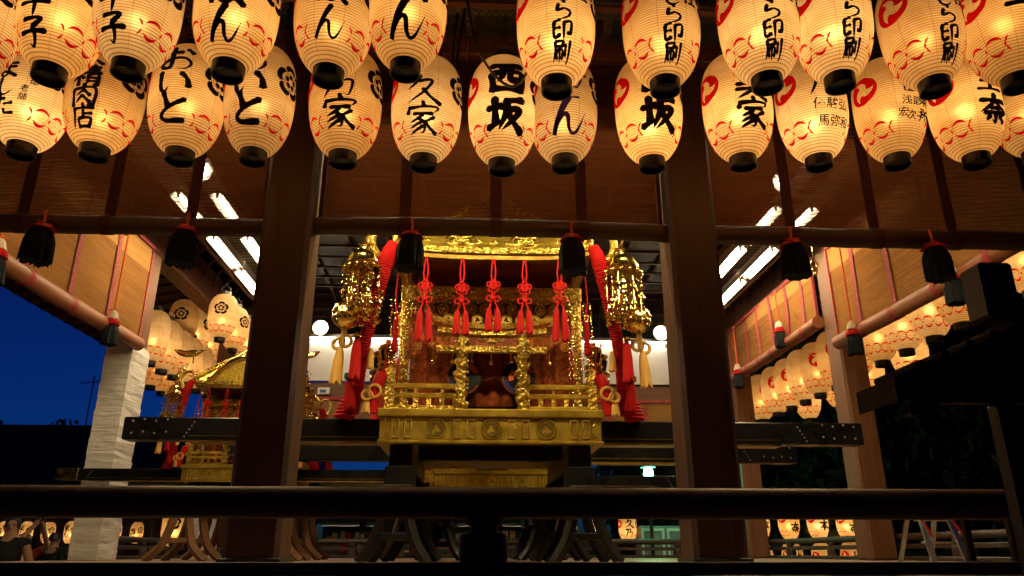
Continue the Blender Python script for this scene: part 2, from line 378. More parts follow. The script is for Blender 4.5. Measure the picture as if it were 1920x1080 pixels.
# left pillars are wrapped in white cloth up to the foot of the blind
pillar(XL - .34, XL - .04, 10.5, 10.95, 'lwood_z'); pillar(XL - .34, XL - .04, 14.75, 15.1, 'lwood_z')
def wrap(x0, x1, y0, y1, z1, seed):
    mb = MB(); nz = 110; per = []
    for k in range(4):
        a, b = [((x0, y0), (x1, y0)), ((x1, y0), (x1, y1)), ((x1, y1), (x0, y1)), ((x0, y1), (x0, y0))][k]
        for t in range(8): per.append((a[0] + (b[0] - a[0]) * t / 8, a[1] + (b[1] - a[1]) * t / 8, t / 8 + k))
    vs = []; F = []
    for j in range(nz + 1):
        z = .004 + z1 * j / nz
        for (x, y, q) in per:
            f = (z * 2.6 + q * .42 * (1 if int(q) % 2 else .8)) % 1.     # overlapping diagonal turns of cloth
            off = .006 + .008 * f + .004 * noise.noise((x * 5 + seed, z * 9 + q * 2.6, y * 5)) + .004 * noise.noise((q * 3, z * 30 + q * 11, seed))
            cx, cy_ = (x0 + x1) / 2, (y0 + y1) / 2
            sx = 1 + off / (x1 - x0) * 2; sy = 1 + off / (y1 - y0) * 2
            vs.append((cx + (x - cx) * sx, cy_ + (y - cy_) * sy, z + .06 * sin(q * 1.5) * (j == nz)))
    n = len(per)
    for j in range(nz):
        for i in range(n):
            k = (i + 1) % n; F.append((j * n + i, j * n + k, (j + 1) * n + k, (j + 1) * n + i))
    o = pp('cloth_wrapping', mb.add(vs, F), 'cloth_white', 60)
    o['label'] = 'white cloth wound round the left pillar'
    return o
wrap(XL - .37, XL - .03, 10.44, 10.99, 2.86, 1.); wrap(XL - .36, XL - .01, 14.72, 15.15, 2.7, 5.)
# beams
pp('lintel', MB().box(-5.1, -.1, 5.25, 5.47, 4.03, 4.21, .01).box(-.09, 5.55, 5.25, 5.47, 4.03, 4.21, .01), 'lwood_x')
pp('upper_beam', MB().box(-5.1, 5.6, 5.24, 5.5, 4.62, 4.95, .015), 'wood_x')
for x in (-.48, .62, 2.6, -2.9):
    pp('hook_block', MB().box(x, x + .22, 5.2, 5.249, 4.0, 4.10, .008).tube([(x + .1, 5.2, 4.02), (x + .1, 5.14, 3.98), (x + .1, 5.12, 4.04)], .008, 6), 'lwood_x')
for s, x in ((-1, XL), (1, XR)):
    xa, xb = (x - .33, x - .01) if s < 0 else (x + .01, x + .33)
    pp('side_beam', MB().box(xa, xb, 5.58, 14.7, 4.36, 4.72, .012), 'lwood_y')
    pp('side_plate', MB().box(xa + .04, xb - .04, 5.58, 14.7, 4.725, 5.0, .012), 'wood_y')
pp('back_beam', MB().box(-4.7, 5.15, 14.92, 15.2, 2.98, 3.32, .012), 'lwood_x')
pp('back_beam', MB().box(-4.7, 5.15, 14.92, 15.2, 4.86, 5.1, .012), 'wood_x')
# wire netting panels above the lintel and at the back
def net(name, x0, x1, y, z0, z1, st=.06):
    mb = MB(); h = z1 - z0
    k = x0 - h
    while k < x1:
        for d in (0, 1):
            a = (max(k, x0), y, z0 + (max(k, x0) - k)); b = (min(k + h, x1), y, z0 + (min(k + h, x1) - k))
            if b[0] > a[0] + .01:
                if d: a, b = (a[0], y + .004, z0 + z1 - a[2]), (b[0], y + .004, z0 + z1 - b[2])
                mb.tube([a, b], .0028, 3, False)
        k += st
    o = pp(name, mb, 'net_metal', 0); o['kind'] = 'stuff'; return o
net('wire_netting', -4.9, 5.4, 5.36, 4.215, 4.615)
net('wire_netting', -4.6, 5.1, 14.98, 4.36, 4.85)
# coffered ceiling
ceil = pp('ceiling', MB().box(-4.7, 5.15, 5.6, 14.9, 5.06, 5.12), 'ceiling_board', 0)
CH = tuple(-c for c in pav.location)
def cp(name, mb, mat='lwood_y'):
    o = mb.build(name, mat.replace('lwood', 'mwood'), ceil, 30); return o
for i in range(14):
    x = -4.2 + i * .68
    cp('batten', MB().box(x, x + .075, 5.7, 14.1, 4.985, 5.055, .006))
for i in range(18):
    y = 5.75 + i * .5
    cp('cross_batten', MB().box(-4.3, 4.8, y, y + .05, 4.95, 4.984, .005), 'lwood_x')
for i in range(14):                      # coved ribs at the back and fine slats behind them
    x = -4.2 + i * .68
    pth = [(x + .037, 14.1 + .75 * sin(a), 4.45 + .55 * cos(a)) for a in [k * pi / 2 / 8 for k in range(9)]] + [(x + .037, 14.86, 3.7)]
    cp('cove_rib', MB().tube(pth, .035, 4), 'lwood_y')
for k in range(7):
    a = (k + .5) * pi / 2 / 7
    cp('cove_slat', MB().box(-4.3, 4.9, 14.1 + .79 * sin(a) - .012, 14.1 + .79 * sin(a) + .012, 4.45 + .60 * cos(a), 4.45 + .60 * cos(a) + .02), 'wood_x')
for s in (-1, 1):
    for i in range(18):
        y = 5.75 + i * .5
        x0 = XL + .12 if s < 0 else XR - .12; r = .45
        pth = [(x0 - s * (r - r * sin(a)) + 0, y, 4.55 + r * cos(a)) for a in [k * pi / 2 / 6 for k in range(7)]]
        cp('cove_rib', MB().tube(pth, .026, 4), 'lwood_x')
# eaves and roof
def slab(name, pts, t, mat):
    v = [Vector(p) for p in pts]; mb = MB()
    mb.add(v + [p + Vector((0, 0, t)) for p in v], [(0, 1, 2, 3), (7, 6, 5, 4), (0, 4, 5, 1), (1, 5, 6, 2), (2, 6, 7, 3), (3, 7, 4, 0)])
    return pp(name, mb, mat, 0)
ER = 2.9
x0, x1, y0, y1 = -5.1, 5.6, 5.2, 15.2
slab('eave', [(x0, y0, 5.0), (x1, y0, 5.0), (x1 + ER, y0 - ER, 4.35), (x0 - ER, y0 - ER, 4.35)], .06, 'wood_x')
slab('eave', [(x0, y1, 5.0), (x1, y1, 5.0), (x1 + ER, y1 + ER, 4.35), (x0 - ER, y1 + ER, 4.35)], .06, 'wood_x')
slab('eave', [(x0, y0, 5.0), (x0, y1, 5.0), (x0 - ER, y1 + ER, 4.35), (x0 - ER, y0 - ER, 4.35)], .06, 'wood_y')
slab('eave', [(x1, y0, 5.0), (x1, y1, 5.0), (x1 + ER, y1 + ER, 4.35), (x1 + ER, y0 - ER, 4.35)], .06, 'wood_y')
pp('roof', MB().add([(x0 - ER, y0 - ER, 4.5), (x1 + ER, y0 - ER, 4.5), (x1 + ER, y1 + ER, 4.5), (x0 - ER, y1 + ER, 4.5), (-2.4, 10.2, 9), (2.8, 10.2, 9)],
   [(0, 1, 5, 4), (1, 2, 5), (2, 3, 4, 5), (3, 0, 4)]), 'roof_tile', 0)
for s in (-1, 1):
    for i in range(27):                      # rafters under the side eaves
        y = 4.6 + i * .42; xa = x0 if s < 0 else x1
        pp('rafter', MB().tube([(xa - s * .25, y, 4.98), (xa + s * (ER - .1), y, 4.31)], .045, 4), 'wood_x', 30)
    xe = (x0 - 1.35) if s < 0 else (x1 + 1.35)
    pp('eave_purlin', MB().box(xe - .06, xe + .06, 3.4, 17, 4.42, 4.56, .008), 'lwood_y')
for i in range(26):
    x = -5.0 + i * .42
    pp('rafter', MB().tube([(x, 5.2, 4.98), (x, y0 - ER + .1, 4.33)], .045, 4), 'wood_y', 30)

# ------------------------------------------------------------------ railings
def railing(name, label, p0, p1, posts, ztop, rr, base=True, mid=False):
    p0, p1 = Vector(p0), Vector(p1); L = (p1 - p0).length; d = (p1 - p0).normalized()
    t = thing(name, label, 'railing', p0, math.atan2(d.y, d.x))
    n = 24
    bow = lambda u: 0
    MB().tube([(L * i / n, 0, ztop - rr) for i in range(n + 1)], rr, 20).build('top_rail', 'rail_wood', t, 40)
    if mid: MB().box(0, L, -.03, .03, .14, .2, .008).build('middle_rail', 'rail_wood', t)
    if base: MB().box(0, L, -.09, .09, .001, .052, .01).build('base_rail', 'rail_wood', t)
    for x in posts:
        pm = MB().lathe([(.104, .053), (.108, .07), (.108, .16), (.098, .175), (.06, .18), (.058, .2), (.085, .21), (.09, .232), (.085, ztop - 2 * rr + .03)], 4 if 0 else 20, (x, 0, 0), scale=(1, .7))
        pm.build('post', 'rail_wood', t, 40)
    return t
railing('front_railing', 'thick dark log railing across the front of the stage', (-5.2, 3.5, 0), (5.65, 3.5, 0), (.55, 5.262, 10.2), .372, .069)
railing('back_railing', 'low wooden railing along the far edge of the stage', (-5.2, 15.7, 0), (5.65, 15.7, 0), [.3 + 1.3 * i for i in range(9)], .36, .055, mid=True)
railing('side_railing', 'low wooden railing along the left edge of the stage', (-5.22, 11.3, 0), (-5.22, 15.6, 0), (.3, 1.6, 2.9, 4.1), .33, .045, mid=True)
railing('side_railing', 'low wooden railing along the right edge of the stage', (5.63, 3.6, 0), (5.63, 15.6, 0), [.4 + 1.6 * i for i in range(8)], .33, .045, mid=True)

# ------------------------------------------------------------------ blinds
def blind(label, loc, rotz, L, ztop, zbot, mat, rollmat, rr, tapes, sag=.0, clip=True):
    t = thing('bamboo_blind', label, 'blind', loc, rotz, 'blinds round the stage')
    def fn(u, v): return (L * u, .02 * sin(u * 9 + v * 2) * (1 - v) - .0, ztop + (zbot - ztop) * v - sag * sin(pi * u) * v)
    MB().grid(fn, 24, 10).build('mat', mat, t, 60, recalc=False)
    n = 24
    zr = lambda u: zbot - sag * sin(pi * u) + .01 * noise.noise((u * 5, L, 0))
    MB().tube([(L * i / n + (.0 if 0 < i < n else (i / n - .5) * .06), -.01, zr(i / n)) for i in range(n + 1)], [rr * (1 + .05 * noise.noise((i * .7, rr * 50, L))) for i in range(n + 1)], 16).build('bottom_roll', rollmat, t, 50)
    if mat == 'blind_lit' and ztop - zbot > .95:
        MB().grid(lambda u, v: (L * u, fn(u, v * .27)[1] - .006, fn(u, v * .27)[2]), 24, 3).build('doubled_hem', 'blind_hem', t, 60, recalc=False)
    for x in tapes:
        u = x / L; mb = MB()
        for k in range(10):
            va, vb = k / 10, (k + 1) / 10
            a, b = fn(u, va), fn(u, vb)
            mb.add([(x - .045, a[1] - .016, a[2]), (x + .045, a[1] - .016, a[2]), (x + .045, b[1] - .016, b[2]), (x - .045, b[1] - .016, b[2])], [(0, 1, 2, 3)])
            pass
        z = zr(u); ring = [(x - .045, -.01 + (rr + .006) * cos(a), z + (rr + .006) * sin(a)) for a in [q * 2 * pi / 14 for q in range(15)]]
        vs = ring + [(x + .045, b_, c_) for (_, b_, c_) in ring]
        mb.add(vs, [(i, i + 1, 15 + i + 1, 15 + i) for i in range(14)])
        mb.build('woven_tape', 'tape_shaded' if mat == 'blind_shaded' else 'tape', t, 50, recalc=False)
    mb = MB()
    for x in (0, L): mb.box(x - .016, x + .016, -.02, .02, zbot, ztop)
    mb.box(0, L, -.022, .022, ztop - .04, ztop + .02)
    mb.build('edging', 'tape_shaded' if mat == 'blind_shaded' else 'tape', t, 30)
    return t
blind('dark bamboo blind hanging in the left front bay', (-4.7, 5.36, 0), 0, 3.07, 4.02, 2.44, 'blind_shaded', 'blind_roll_shaded', .072, (.05, .62, 1.27, 1.91, 2.52))
blind('dark bamboo blind hanging in the middle front bay before the large shrine', (-1.20, 5.36, 0), 0, 2.67, 4.02, 2.47, 'blind_shaded', 'blind_roll_shaded', .072, (.65, 1.36, 2.04), -.02)
blind('dark bamboo blind hanging in the right front bay', (1.89, 5.36, 0), 0, 3.28, 4.02, 2.47, 'blind_shaded', 'blind_roll_shaded', .078, (.63, 1.32, 1.97, 2.7))
blind('long lit bamboo blind on the open left side of the stage', (XL + .03, 5.7, 0), pi / 2, 4.72, 4.33, 2.86, 'blind_lit', 'blind_roll', .095, (.3, 1.1, 1.9, 2.8, 3.75), .03)
blind('lit bamboo blind on the right side, nearer the camera', (XR - .03, 9.93, 0), -pi / 2, 4.3, 4.33, 2.9, 'blind_lit', 'blind_roll', .095, (.65, 1.5, 2.4, 3.3), .03)
blind('lit bamboo blind on the right side, farther back', (XR - .03, 14.3, 0), -pi / 2, 3.82, 4.33, 3.35, 'blind_lit', 'blind_roll', .095, (.35, .95, 1.55, 2.15, 2.8, 3.4), .02)
blind('low bamboo blind along the back of the stage beneath the beam', (-4.6, 14.86, 0), 0, 9.6, 2.99, 2.05, 'blind_lit', 'blind_roll', .06, [.6 + .75 * i for i in range(12)])

# ------------------------------------------------------------------ tassels on the blinds
def skirt(r0, r1, z0, z1, seed, n=72, ruf=.16):
    """hank of threads: ridged bell with an uneven hem"""
    mb = MB(); vs = []; F = []; m = 8; rnd = random.Random(int(seed * 100) % 9973)
    jit = [rnd.uniform(-.07, .07) for i in range(n)]; hem = [rnd.uniform(-.03, .10) for i in range(n)]
    for j in range(m + 1):
        t = j / m
        for i in range(n):
            a = 2 * pi * i / n
            prof_ = (t * 3) ** .5 if t < .33 else 1.
            r = (r0 + (r1 - r0) * t ** .8) * (.55 + .45 * min(1, prof_)) * (1 + ruf * t * noise.noise((cos(a) * 2.5 + seed, sin(a) * 2.5, t)) + jit[i] * t + (.03 if i % 2 else -.03))
            z = z0 + (z1 - z0) * t * (1 - (hem[i] if j == m else 0))
            vs.append((r * cos(a), r * sin(a), z))
    for j in range(m):
        for i in range(n):
            k = (i + 1) % n; F.append((j * n + i, j * n + k, (j + 1) * n + k, (j + 1) * n + i))
    F.append(tuple(range(m * n, m * n + n))); F.append(tuple(reversed(range(n))))
    return mb.add(vs, F)
def tassel(label, loc, cord_z, h, r, white=True, group='tassels on the blinds', tilt=0, redfrac=.2):
    """origin at the head of the tassel"""
    t = thing('blind_tassel', label, 'tassel', loc, 0, group); sd = loc[0] * 3 + loc[1]
    t.rotation_euler = (0, tilt, random.uniform(0, 3))
    MB().tube([(0, 0, 0), (.004, 0, (cord_z - loc[2]) * .5), (0, 0, cord_z - loc[2])], .011, 6).build('cord', 'cord_orange', t)
    mb = MB()
    for a in (0, 2.1, 4.2): mb.torus((.03 * cos(a), .03 * sin(a), .0), .025, .007, 'z', 10, 5)
    mb.build('knot', 'cord_orange', t)
    zr = 0
    if white:
        skirt(r * .35, r * .68, 0, -h * .26, sd, ruf=.1).build('white_head', 'fringe_white', t, 60); zr = -h * .24
    skirt(r * (.66 if white else .45), r * .88, zr, zr - h * redfrac, sd + 1, ruf=.12).build('red_band', 'fringe_red', t, 60)
    skirt(r * .92, r, zr - h * (redfrac - .03), -h, sd + 2).build('dark_fringe', 'fringe_black', t, 60)
    return t
for x, l in ((-3.22, 'left end of the front'), (-2.17, 'left front pillar side of the front'), (-.485, 'middle front blind, left one'), (.745, 'middle front blind, right one'), (2.48, 'right front blind, beside the pillar'), (3.62, 'right front blind, at the right end')):
    tassel('big black tassel with red top under the ' + l, (x, 5.27, 2.40), 2.52, .305, .105, False, 'black tassels under the front blinds', random.uniform(-.04, .04), .15)
for loc, cz, l in (((XL + .14, 9.4, 3.03), 4.25, 'white, red and dark tassel on an orange cord by the wrapped pillar'), ((XL + .14, 6.95, 2.98), 4.25, 'white, red and dark tassel at the left picture edge'),
                   ((XR - .15, 9.32, 3.02), 4.25, 'white, red and dark tassel on the near right blind by its pillar'), ((XR - .15, 7.15, 3.0), 4.25, 'white, red and dark tassel on the near right blind beside the dark roof'),
                   ((XR - .15, 11.6, 3.72), 4.25, 'white, red and dark tassel on the far right blind, nearer one'), ((XR - .15, 13.7, 3.5), 4.25, 'white, red and dark tassel on the far right blind, farther one')):
    tassel(l, loc, cz, .46, .10)
for i, (x, y) in enumerate(((XL + .5, 8.6), (XR - .45, 9.5))):   # gilt hook on a chain beside the front tassels
    o = MB().torus((0, 0, 0), .05, .016, n=14).torus((.0, 0, -.09), .035, .014, n=12).ball((0, 0, -.14), .03).tube([(0, 0, .05), (0, 0, .45)], .008, 5).build('gilt_hook', 'gold_polished', loc=(x, y, 3.9))
    tag(o, 'small gilt hook hanging under the %s beam' % ('left', 'right')[i], 'hook')
# ------------------------------------------------------------------ ceiling lights
def tube_light(label, loc, rotz, L=1.2, group='fluorescent lamps on the side reflectors', glow='tube_glow'):
    t = thing('fluorescent_lamp', label, 'lamp', loc, rotz, group)
    MB().prism([(-.10, -.055), (-.035, .004), (.035, .004), (.10, -.055), (.105, -.05), (.04, .035), (-.04, .035), (-.105, -.05)], -L / 2 - .03, L / 2 + .03, 'yz').build('trough', 'paint_white', t)
    MB().tube([(-L / 2, 0, -.03), (L / 2, 0, -.03)], .019, 10).build('tube', glow, t)
    for x in (-L / 2, L / 2): MB().box(x - .02, x + .02, -.018, .018, -.055, .0, .004).build('tube_socket', 'paint_white', t)
for s, X in (('left', -3.62), ('right', 4.32)):
    rb = thing('reflector_board', 'long white ceiling reflector along the %s side' % s, 'reflector', (X, 9.8, 4.56), 0)
    for i in range(6):
        y = -3.9 + i * 1.3
        MB().box(-.42, .42, y + .004, y + 1.296, .0, .02, .002).build('panel', 'paint_white', rb)
    mb = MB()
    for i in range(120): mb.box(-.10, .10, -3.88 + i * .065, -3.85 + i * .065, -.012, -.004)
    o = mb.build('grille', 'net_metal', rb, 0); o['kind'] = 'stuff'
    MB().box(-.47, -.425, -3.9, 3.9, -.09, .03, .005).box(.425, .47, -3.9, 3.9, -.09, .03, .005).build('edge_board', 'lwood_y', rb)
    for r_, dx in (('inner', .25 if s == 'left' else -.25), ('outer', -.25 if s == 'left' else .25)):
        for i in (2, 3, 4):
            tube_light('fluorescent tube on the %s reflector, %s row, %s from the back' % (s, r_, ORD[4 - i]), (X + dx, 6.75 + i * 1.42, 4.52), pi / 2)
rb = thing('reflector_board', 'unseen white reflector added over the fill tubes behind the front blinds', 'reflector', (.2, 5.80, 4.02), 0)  # reflector added with the hidden fill tubes
for i in range(5): MB().box(-3.2 + i * 1.28, -1.924 + i * 1.28, -.2, .2, .0, .02, .002).build('panel', 'paint_white', rb)
for i in range(5): tube_light('unseen fill tube added behind the front blinds, %s from the left' % ORD[i], (-2.6 + i * 1.4, 5.80, 3.97), 0, 1.2, 'fill tubes added behind the front blinds', 'fill_glow_front')  # hidden tubes added low and boosted to light the large shrine's front
MB().box(-3.25, 3.25, -.24, -.205, -.34, .06, .004).build('fill_screen', 'wood_x', rb)  # board added to hide the fill tubes from the front
for i, x in enumerate((-2.9, -1.6, 2.75, 4.0)):
    tube_light('fluorescent tube over the white boards at the back, %s from the left' % ORD[i], (x, 14.78, 4.24), 0, 1.15, 'fluorescent lamps at the back', 'tube_glow_back')
def board(label, x0, x1):
    t = thing('white_board', label, 'board', ((x0 + x1) / 2, 14.86, 3.33)); h = (x1 - x0) / 2
    MB().box(-h, h, -.03, .03, .0, .86, .006).build('panel', 'paint_white', t)
    mb = MB().box(-h - .03, -h, -.04, .035, 0, .89).box(h, h + .03, -.04, .035, 0, .89).box(-h - .03, h + .03, -.04, .035, .862, .90)
    mb.build('frame', 'paint_grey', t)
board('white board standing on the back beam at left', -3.75, -1.2); board('white board standing on the back beam at right', 1.95, 4.6)
mb = MB()
mb.box(-.12, .12, -.06, .0, .0, .14, .008)
t = thing('meter_box', 'small pale meter box with a dark screen on the back beam', 'meter', (-2.95, 14.9, 3.06)); mb.build('case', 'paint_white', t); MB().box(-.07, .05, -.066, -.061, .03, .09).build('screen', 'tarp_blue', t)
def flood(label, loc, aim, size=.15, power=160, tilt=None):
    t = thing('flood_lamp', label, 'lamp', loc, 0, 'flood lamps under the ceiling')
    d = (Vector(aim) - Vector(loc)).normalized(); t.rotation_euler = d.to_track_quat('-Z', 'Y').to_euler()
    MB().lathe([(.04, .16), (.07, .13), (size * .8, .03), (size, 0), (size * .96, -.005), (size * .9, .0), (size * .75, .03), (.05, .1)], 20, cap=False).build('shade', 'paint_white', t, 50)
    MB().ball((0, 0, .04), size * .62, 16).build('bulb', 'flood_glow', t)
    MB().tube([(0, 0, .14), (0, 0, .34)], .015, 6).build('stem', 'iron_dark', t)
    ld = bpy.data.lights.new('flood_light', 'SPOT'); ld.energy = power; ld.color = (1, .62, .27); ld.spot_size = R(105); ld.spot_blend = .7; ld.shadow_soft_size = .08
    lo = bpy.data.objects.new('flood_light', ld); COL.objects.link(lo); lo.parent = t; lo.location = (0, 0, -.07)
flood('bright flood lamp at the back beside the left front pillar', (-3.05, 14.5, 4.33), (-.5, 9, .8), .16)
flood('bright flood lamp at the back beside the right front pillar', (3.83, 14.5, 4.33), (1, 9, .8), .16)
flood('flood lamp under the ceiling glaring through the left front blind', (-3.28, 8.2, 4.42), (-.2, 7.2, 2.4), .13, 300)
flood('flood lamp under the ceiling glaring through the right front blind', (3.78, 8.1, 4.42), (.6, 7.2, 2.4), .13, 300)

# ------------------------------------------------------------------ brush lettering
# each glyph: strokes "x,y x,y ..." on a 100 x 100 field (y down); a trailing t = stroke sweeps off to a point
GL = {
 '千': "66,6 48,16 26,22 t;6,50 50,47 95,44;52,18 54,60 50,98 t",
 '子': "20,14 60,9 78,12 66,26 50,38;50,38 58,60 56,84 46,97 30,86 t;3,56 50,50 97,50",
 'ん': "56,2 38,36 10,96 26,66 42,48 52,54 55,80 66,94 82,84 98,40 t",
 'ば': "14,10 10,48 18,90 28,74 t;38,32 95,28;68,8 67,72 54,90 40,82 46,68 66,68 96,92;76,2 84,14;90,0 97,11",
 'ら': "42,3 58,14;34,26 28,56 58,45 82,58 72,82 28,98 t",
 'し': "30,5 26,60 34,88 58,92 86,70 t",
 '印': "40,8 14,20;14,20 14,82 42,72;16,47 41,42;55,20 88,14 88,60 74,62;57,20 58,98 t",
 '刷': "18,12 56,8 54,30;18,30 56,28;18,12 17,55 0,96 t;25,46 24,80;25,46 55,44 54,80;40,30 40,98 t;71,22 71,66;91,4 91,92 78,86 t",
 '社': "25,4 34,15;8,28 42,25 22,48 4,62 t;26,48 26,98;30,52 43,63;52,42 94,40;72,10 72,90;46,92 100,90",
 '西': "8,14 92,9;12,38 18,92;12,38 52,34 90,34 84,90;40,12 40,46 26,66 t;62,12 60,50 66,58 80,55;20,86 86,84",
 '坂': "3,38 42,32;22,8 24,78;0,90 44,70 t;48,18 96,8;54,16 50,55 32,96 t;56,42 88,36 72,66 40,97 t;56,52 76,76 102,98",
 '家': "50,0 53,12;14,16 6,36;12,20 92,15 80,34 t;24,39 80,36;52,40 36,53 12,63 t;36,50 57,66 57,90 42,92 t;50,62 10,80 t;54,74 8,98 t;86,46 60,62 t;58,60 74,78 100,94",
 '久': "40,5 28,30 6,50 t;34,25 72,21 50,62 3,98 t;48,50 70,76 100,96",
 '乃': "8,16 64,9 50,42 82,42 74,88 58,82 t;32,14 28,55 4,98 t",
 '本': "8,30 92,27;50,2 50,98;48,32 30,62 2,84 t;52,32 70,60 100,82;34,75 68,73",
 '精': "8,18 16,34;42,14 32,34;3,45 47,42;25,6 25,97;24,48 3,78 t;27,48 45,66;54,14 96,12;56,26 93,25;49,39 101,38;75,2 75,38;60,50 57,98 t;60,50 93,48 93,94 82,92;60,64 91,63;60,79 91,78",
 '肉': "12,26 12,97;12,27 90,21 88,94 72,88;50,3 48,30 22,56 t;50,30 76,54;48,52 24,84 t;48,56 78,82",
 '店': "50,0 53,13;12,21 95,15;17,20 14,60 0,98 t;54,26 54,57;56,41 90,38;32,60 35,95;32,60 86,57 80,93;35,90 82,88",
 'お': "6,33 64,26;36,5 37,76 22,88 9,76 34,56 72,50 90,68 76,88 52,88 t;76,12 95,28",
 'い': "12,16 14,66 26,86 38,66 t;68,20 86,40 92,66",
 'と': "26,4 40,46;88,24 40,52 18,76 36,91 90,88",
 'ま': "14,25 88,20;20,44 84,40;52,3 53,72 40,91 21,82 32,68 55,72 90,92",
 'た': "8,29 58,22;34,4 28,46 6,96 t;52,48 92,43;50,70 54,89 96,88",
 '美': "30,2 38,12;70,0 60,12;10,19 90,16;18,33 82,31;6,49 94,46;50,16 50,48;4,67 96,62;50,50 44,74 4,98 t;54,66 72,86 100,97",
 '奈': "6,27 94,23;54,2 40,40 2,66 t;54,26 72,44 99,60;34,53 68,50;14,69 86,66;51,66 51,97 38,90 t;32,78 18,94 t;68,76 86,94",
 '生': "26,8 10,38 t;20,29 88,25;50,3 50,92;16,59 86,56;2,95 98,92",
 'け': "14,10 10,48 18,90 30,70 t;40,34 98,30;74,6 74,56 56,98 t",
 'に': "14,10 10,48 18,90 30,72 t;46,28 90,26;44,66 54,80 94,78",
 '庵': "50,0 58,10;8,18 96,14;20,20 18,60 0,98 t;40,36 92,33;64,24 60,60 t;60,66 66,88 98,90 96,74 t",
 '山': "50,10 50,80;12,40 14,86 88,82;88,38 86,88",
 '業': "36,4 36,26;62,4 62,26;18,10 26,24;82,8 74,24;8,30 92,28;16,46 84,44;6,62 94,60;50,30 50,98;46,62 10,92 t;54,62 92,92",
 '所': "8,10 48,8;12,26 46,24 44,46;12,26 12,56 0,94 t;12,46 44,44;92,6 60,16;60,16 58,60 44,96 t;60,40 100,38;82,40 82,98",
}
def brush(mb, pts, w, taper, mapf, layer, seed):
    P = smooth_path([(x, y, 0) for x, y in pts], 7); n = len(P)
    tot = sum((P[i + 1] - P[i]).length for i in range(n - 1)) or 1
    acc = 0; L = []; Rr = []
    for i, p in enumerate(P):
        if i: acc += (p - P[i - 1]).length
        u = acc / tot
        T = (P[min(i + 1, n - 1)] - P[max(i - 1, 0)]).normalized(); nn = Vector((-T.y, T.x, 0))
        k = .98 - .34 * sin(pi * min(1, u * 1.15)) + .12 * abs(T.y)
        if taper and u > .45: k *= max(.10, 1 - ((u - .45) / .55) ** 1.6)
        k *= 1 + .16 * noise.noise((p.x * .11 + seed, p.y * .11, seed))
        if i == 0: k *= .8
        h = w * k / 2; L.append(p + nn * h); Rr.append(p - nn * h)
    # pressed, slightly slanted ends
    d0 = (P[0] - P[1]).normalized() * w * .30
    vs = [mapf((P[0] + d0), layer)]
    for i in range(n): vs += [mapf(L[i], layer), mapf(Rr[i], layer)]
    F = [(0, 1, 2)] + [(1 + 2 * i, 2 + 2 * i, 4 + 2 * i, 3 + 2 * i) for i in range(n - 1)]
    if not taper:
        d1 = (P[-1] - P[-2]).normalized() * w * .30; vs.append(mapf(P[-1] + d1, layer)); F.append((2 * n - 1, 2 * n, len(vs) - 1))
    mb.add(vs, F)
def lpos(ang, v, off): r = lprof(min(max(v, 0), LH)) + off; return (r * sin(ang), -r * cos(ang), v)
STAB = [0.]
for i in range(1, 301): a_, b_ = LH * (i - 1) / 300, LH * i / 300; STAB.append(STAB[-1] + math.hypot(b_ - a_, lprof(b_) - lprof(a_)))
def s2v(s):                                    # distance along the paper from the lower rim -> height
    s = min(max(s, 0), STAB[-1] - 1e-6); lo_, hi_ = 0, 300
    while hi_ - lo_ > 1:
        m_ = (lo_ + hi_) // 2
        if STAB[m_] <= s: lo_ = m_
        else: hi_ = m_
    return LH / 300 * (lo_ + (s - STAB[lo_]) / (STAB[hi_] - STAB[lo_] + 1e-9))
def glyph(mb, ch, ang0, v0, size, w=13, sx=1.):
    v0 -= .03
    def mp(p, layer): return lpos(ang0 + (p.x - 50) / 100 * size * sx / LR, s2v(v0 + (50 - p.y) / 100 * size), .006 + layer * .0002)
    size *= 1.13; w *= 1.45
    for k, st in enumerate(GL[ch].split(';')):
        toks = st.split(); tp = toks[-1] == 't'
        pts = [tuple(float(c) for c in q.split(',')) for q in toks if q != 't']
        brush(mb, pts, w, tp, mp, k, v0 * 31 + k)
FONTC = {}
def typed(mb, s, ang0, v0, size):
    """small characters, set from the built-in face"""
    if s not in FONTC:
        c = bpy.data.curves.new('lettering', 'FONT'); c.body = s; c.offset = .012; c.resolution_u = 2
        o = bpy.data.objects.new('lettering', c); COL.objects.link(o); bpy.context.view_layer.update()
        me = bpy.data.meshes.new_from_object(o.evaluated_get(bpy.context.evaluated_depsgraph_get()))
        bm = bmesh.new(); bm.from_mesh(me); bmesh.ops.triangulate(bm, faces=bm.faces)
        bm.verts.index_update(); FONTC[s] = ([v.co.copy() for v in bm.verts], [tuple(v.index for v in f.verts) for f in bm.faces])
        bm.free(); bpy.data.meshes.remove(me); bpy.data.objects.remove(o); bpy.data.curves.remove(c)
    V, F = FONTC[s]
    mx = sum((min(v.x for v in V), max(v.x for v in V))) / 2
    v0 -= .03
    mb.add([lpos(ang0 + ((v.x - mx) * size + v.y * size * .12) / LR, s2v(v0 + (v.y - .38) * size), .006) for v in V], F)

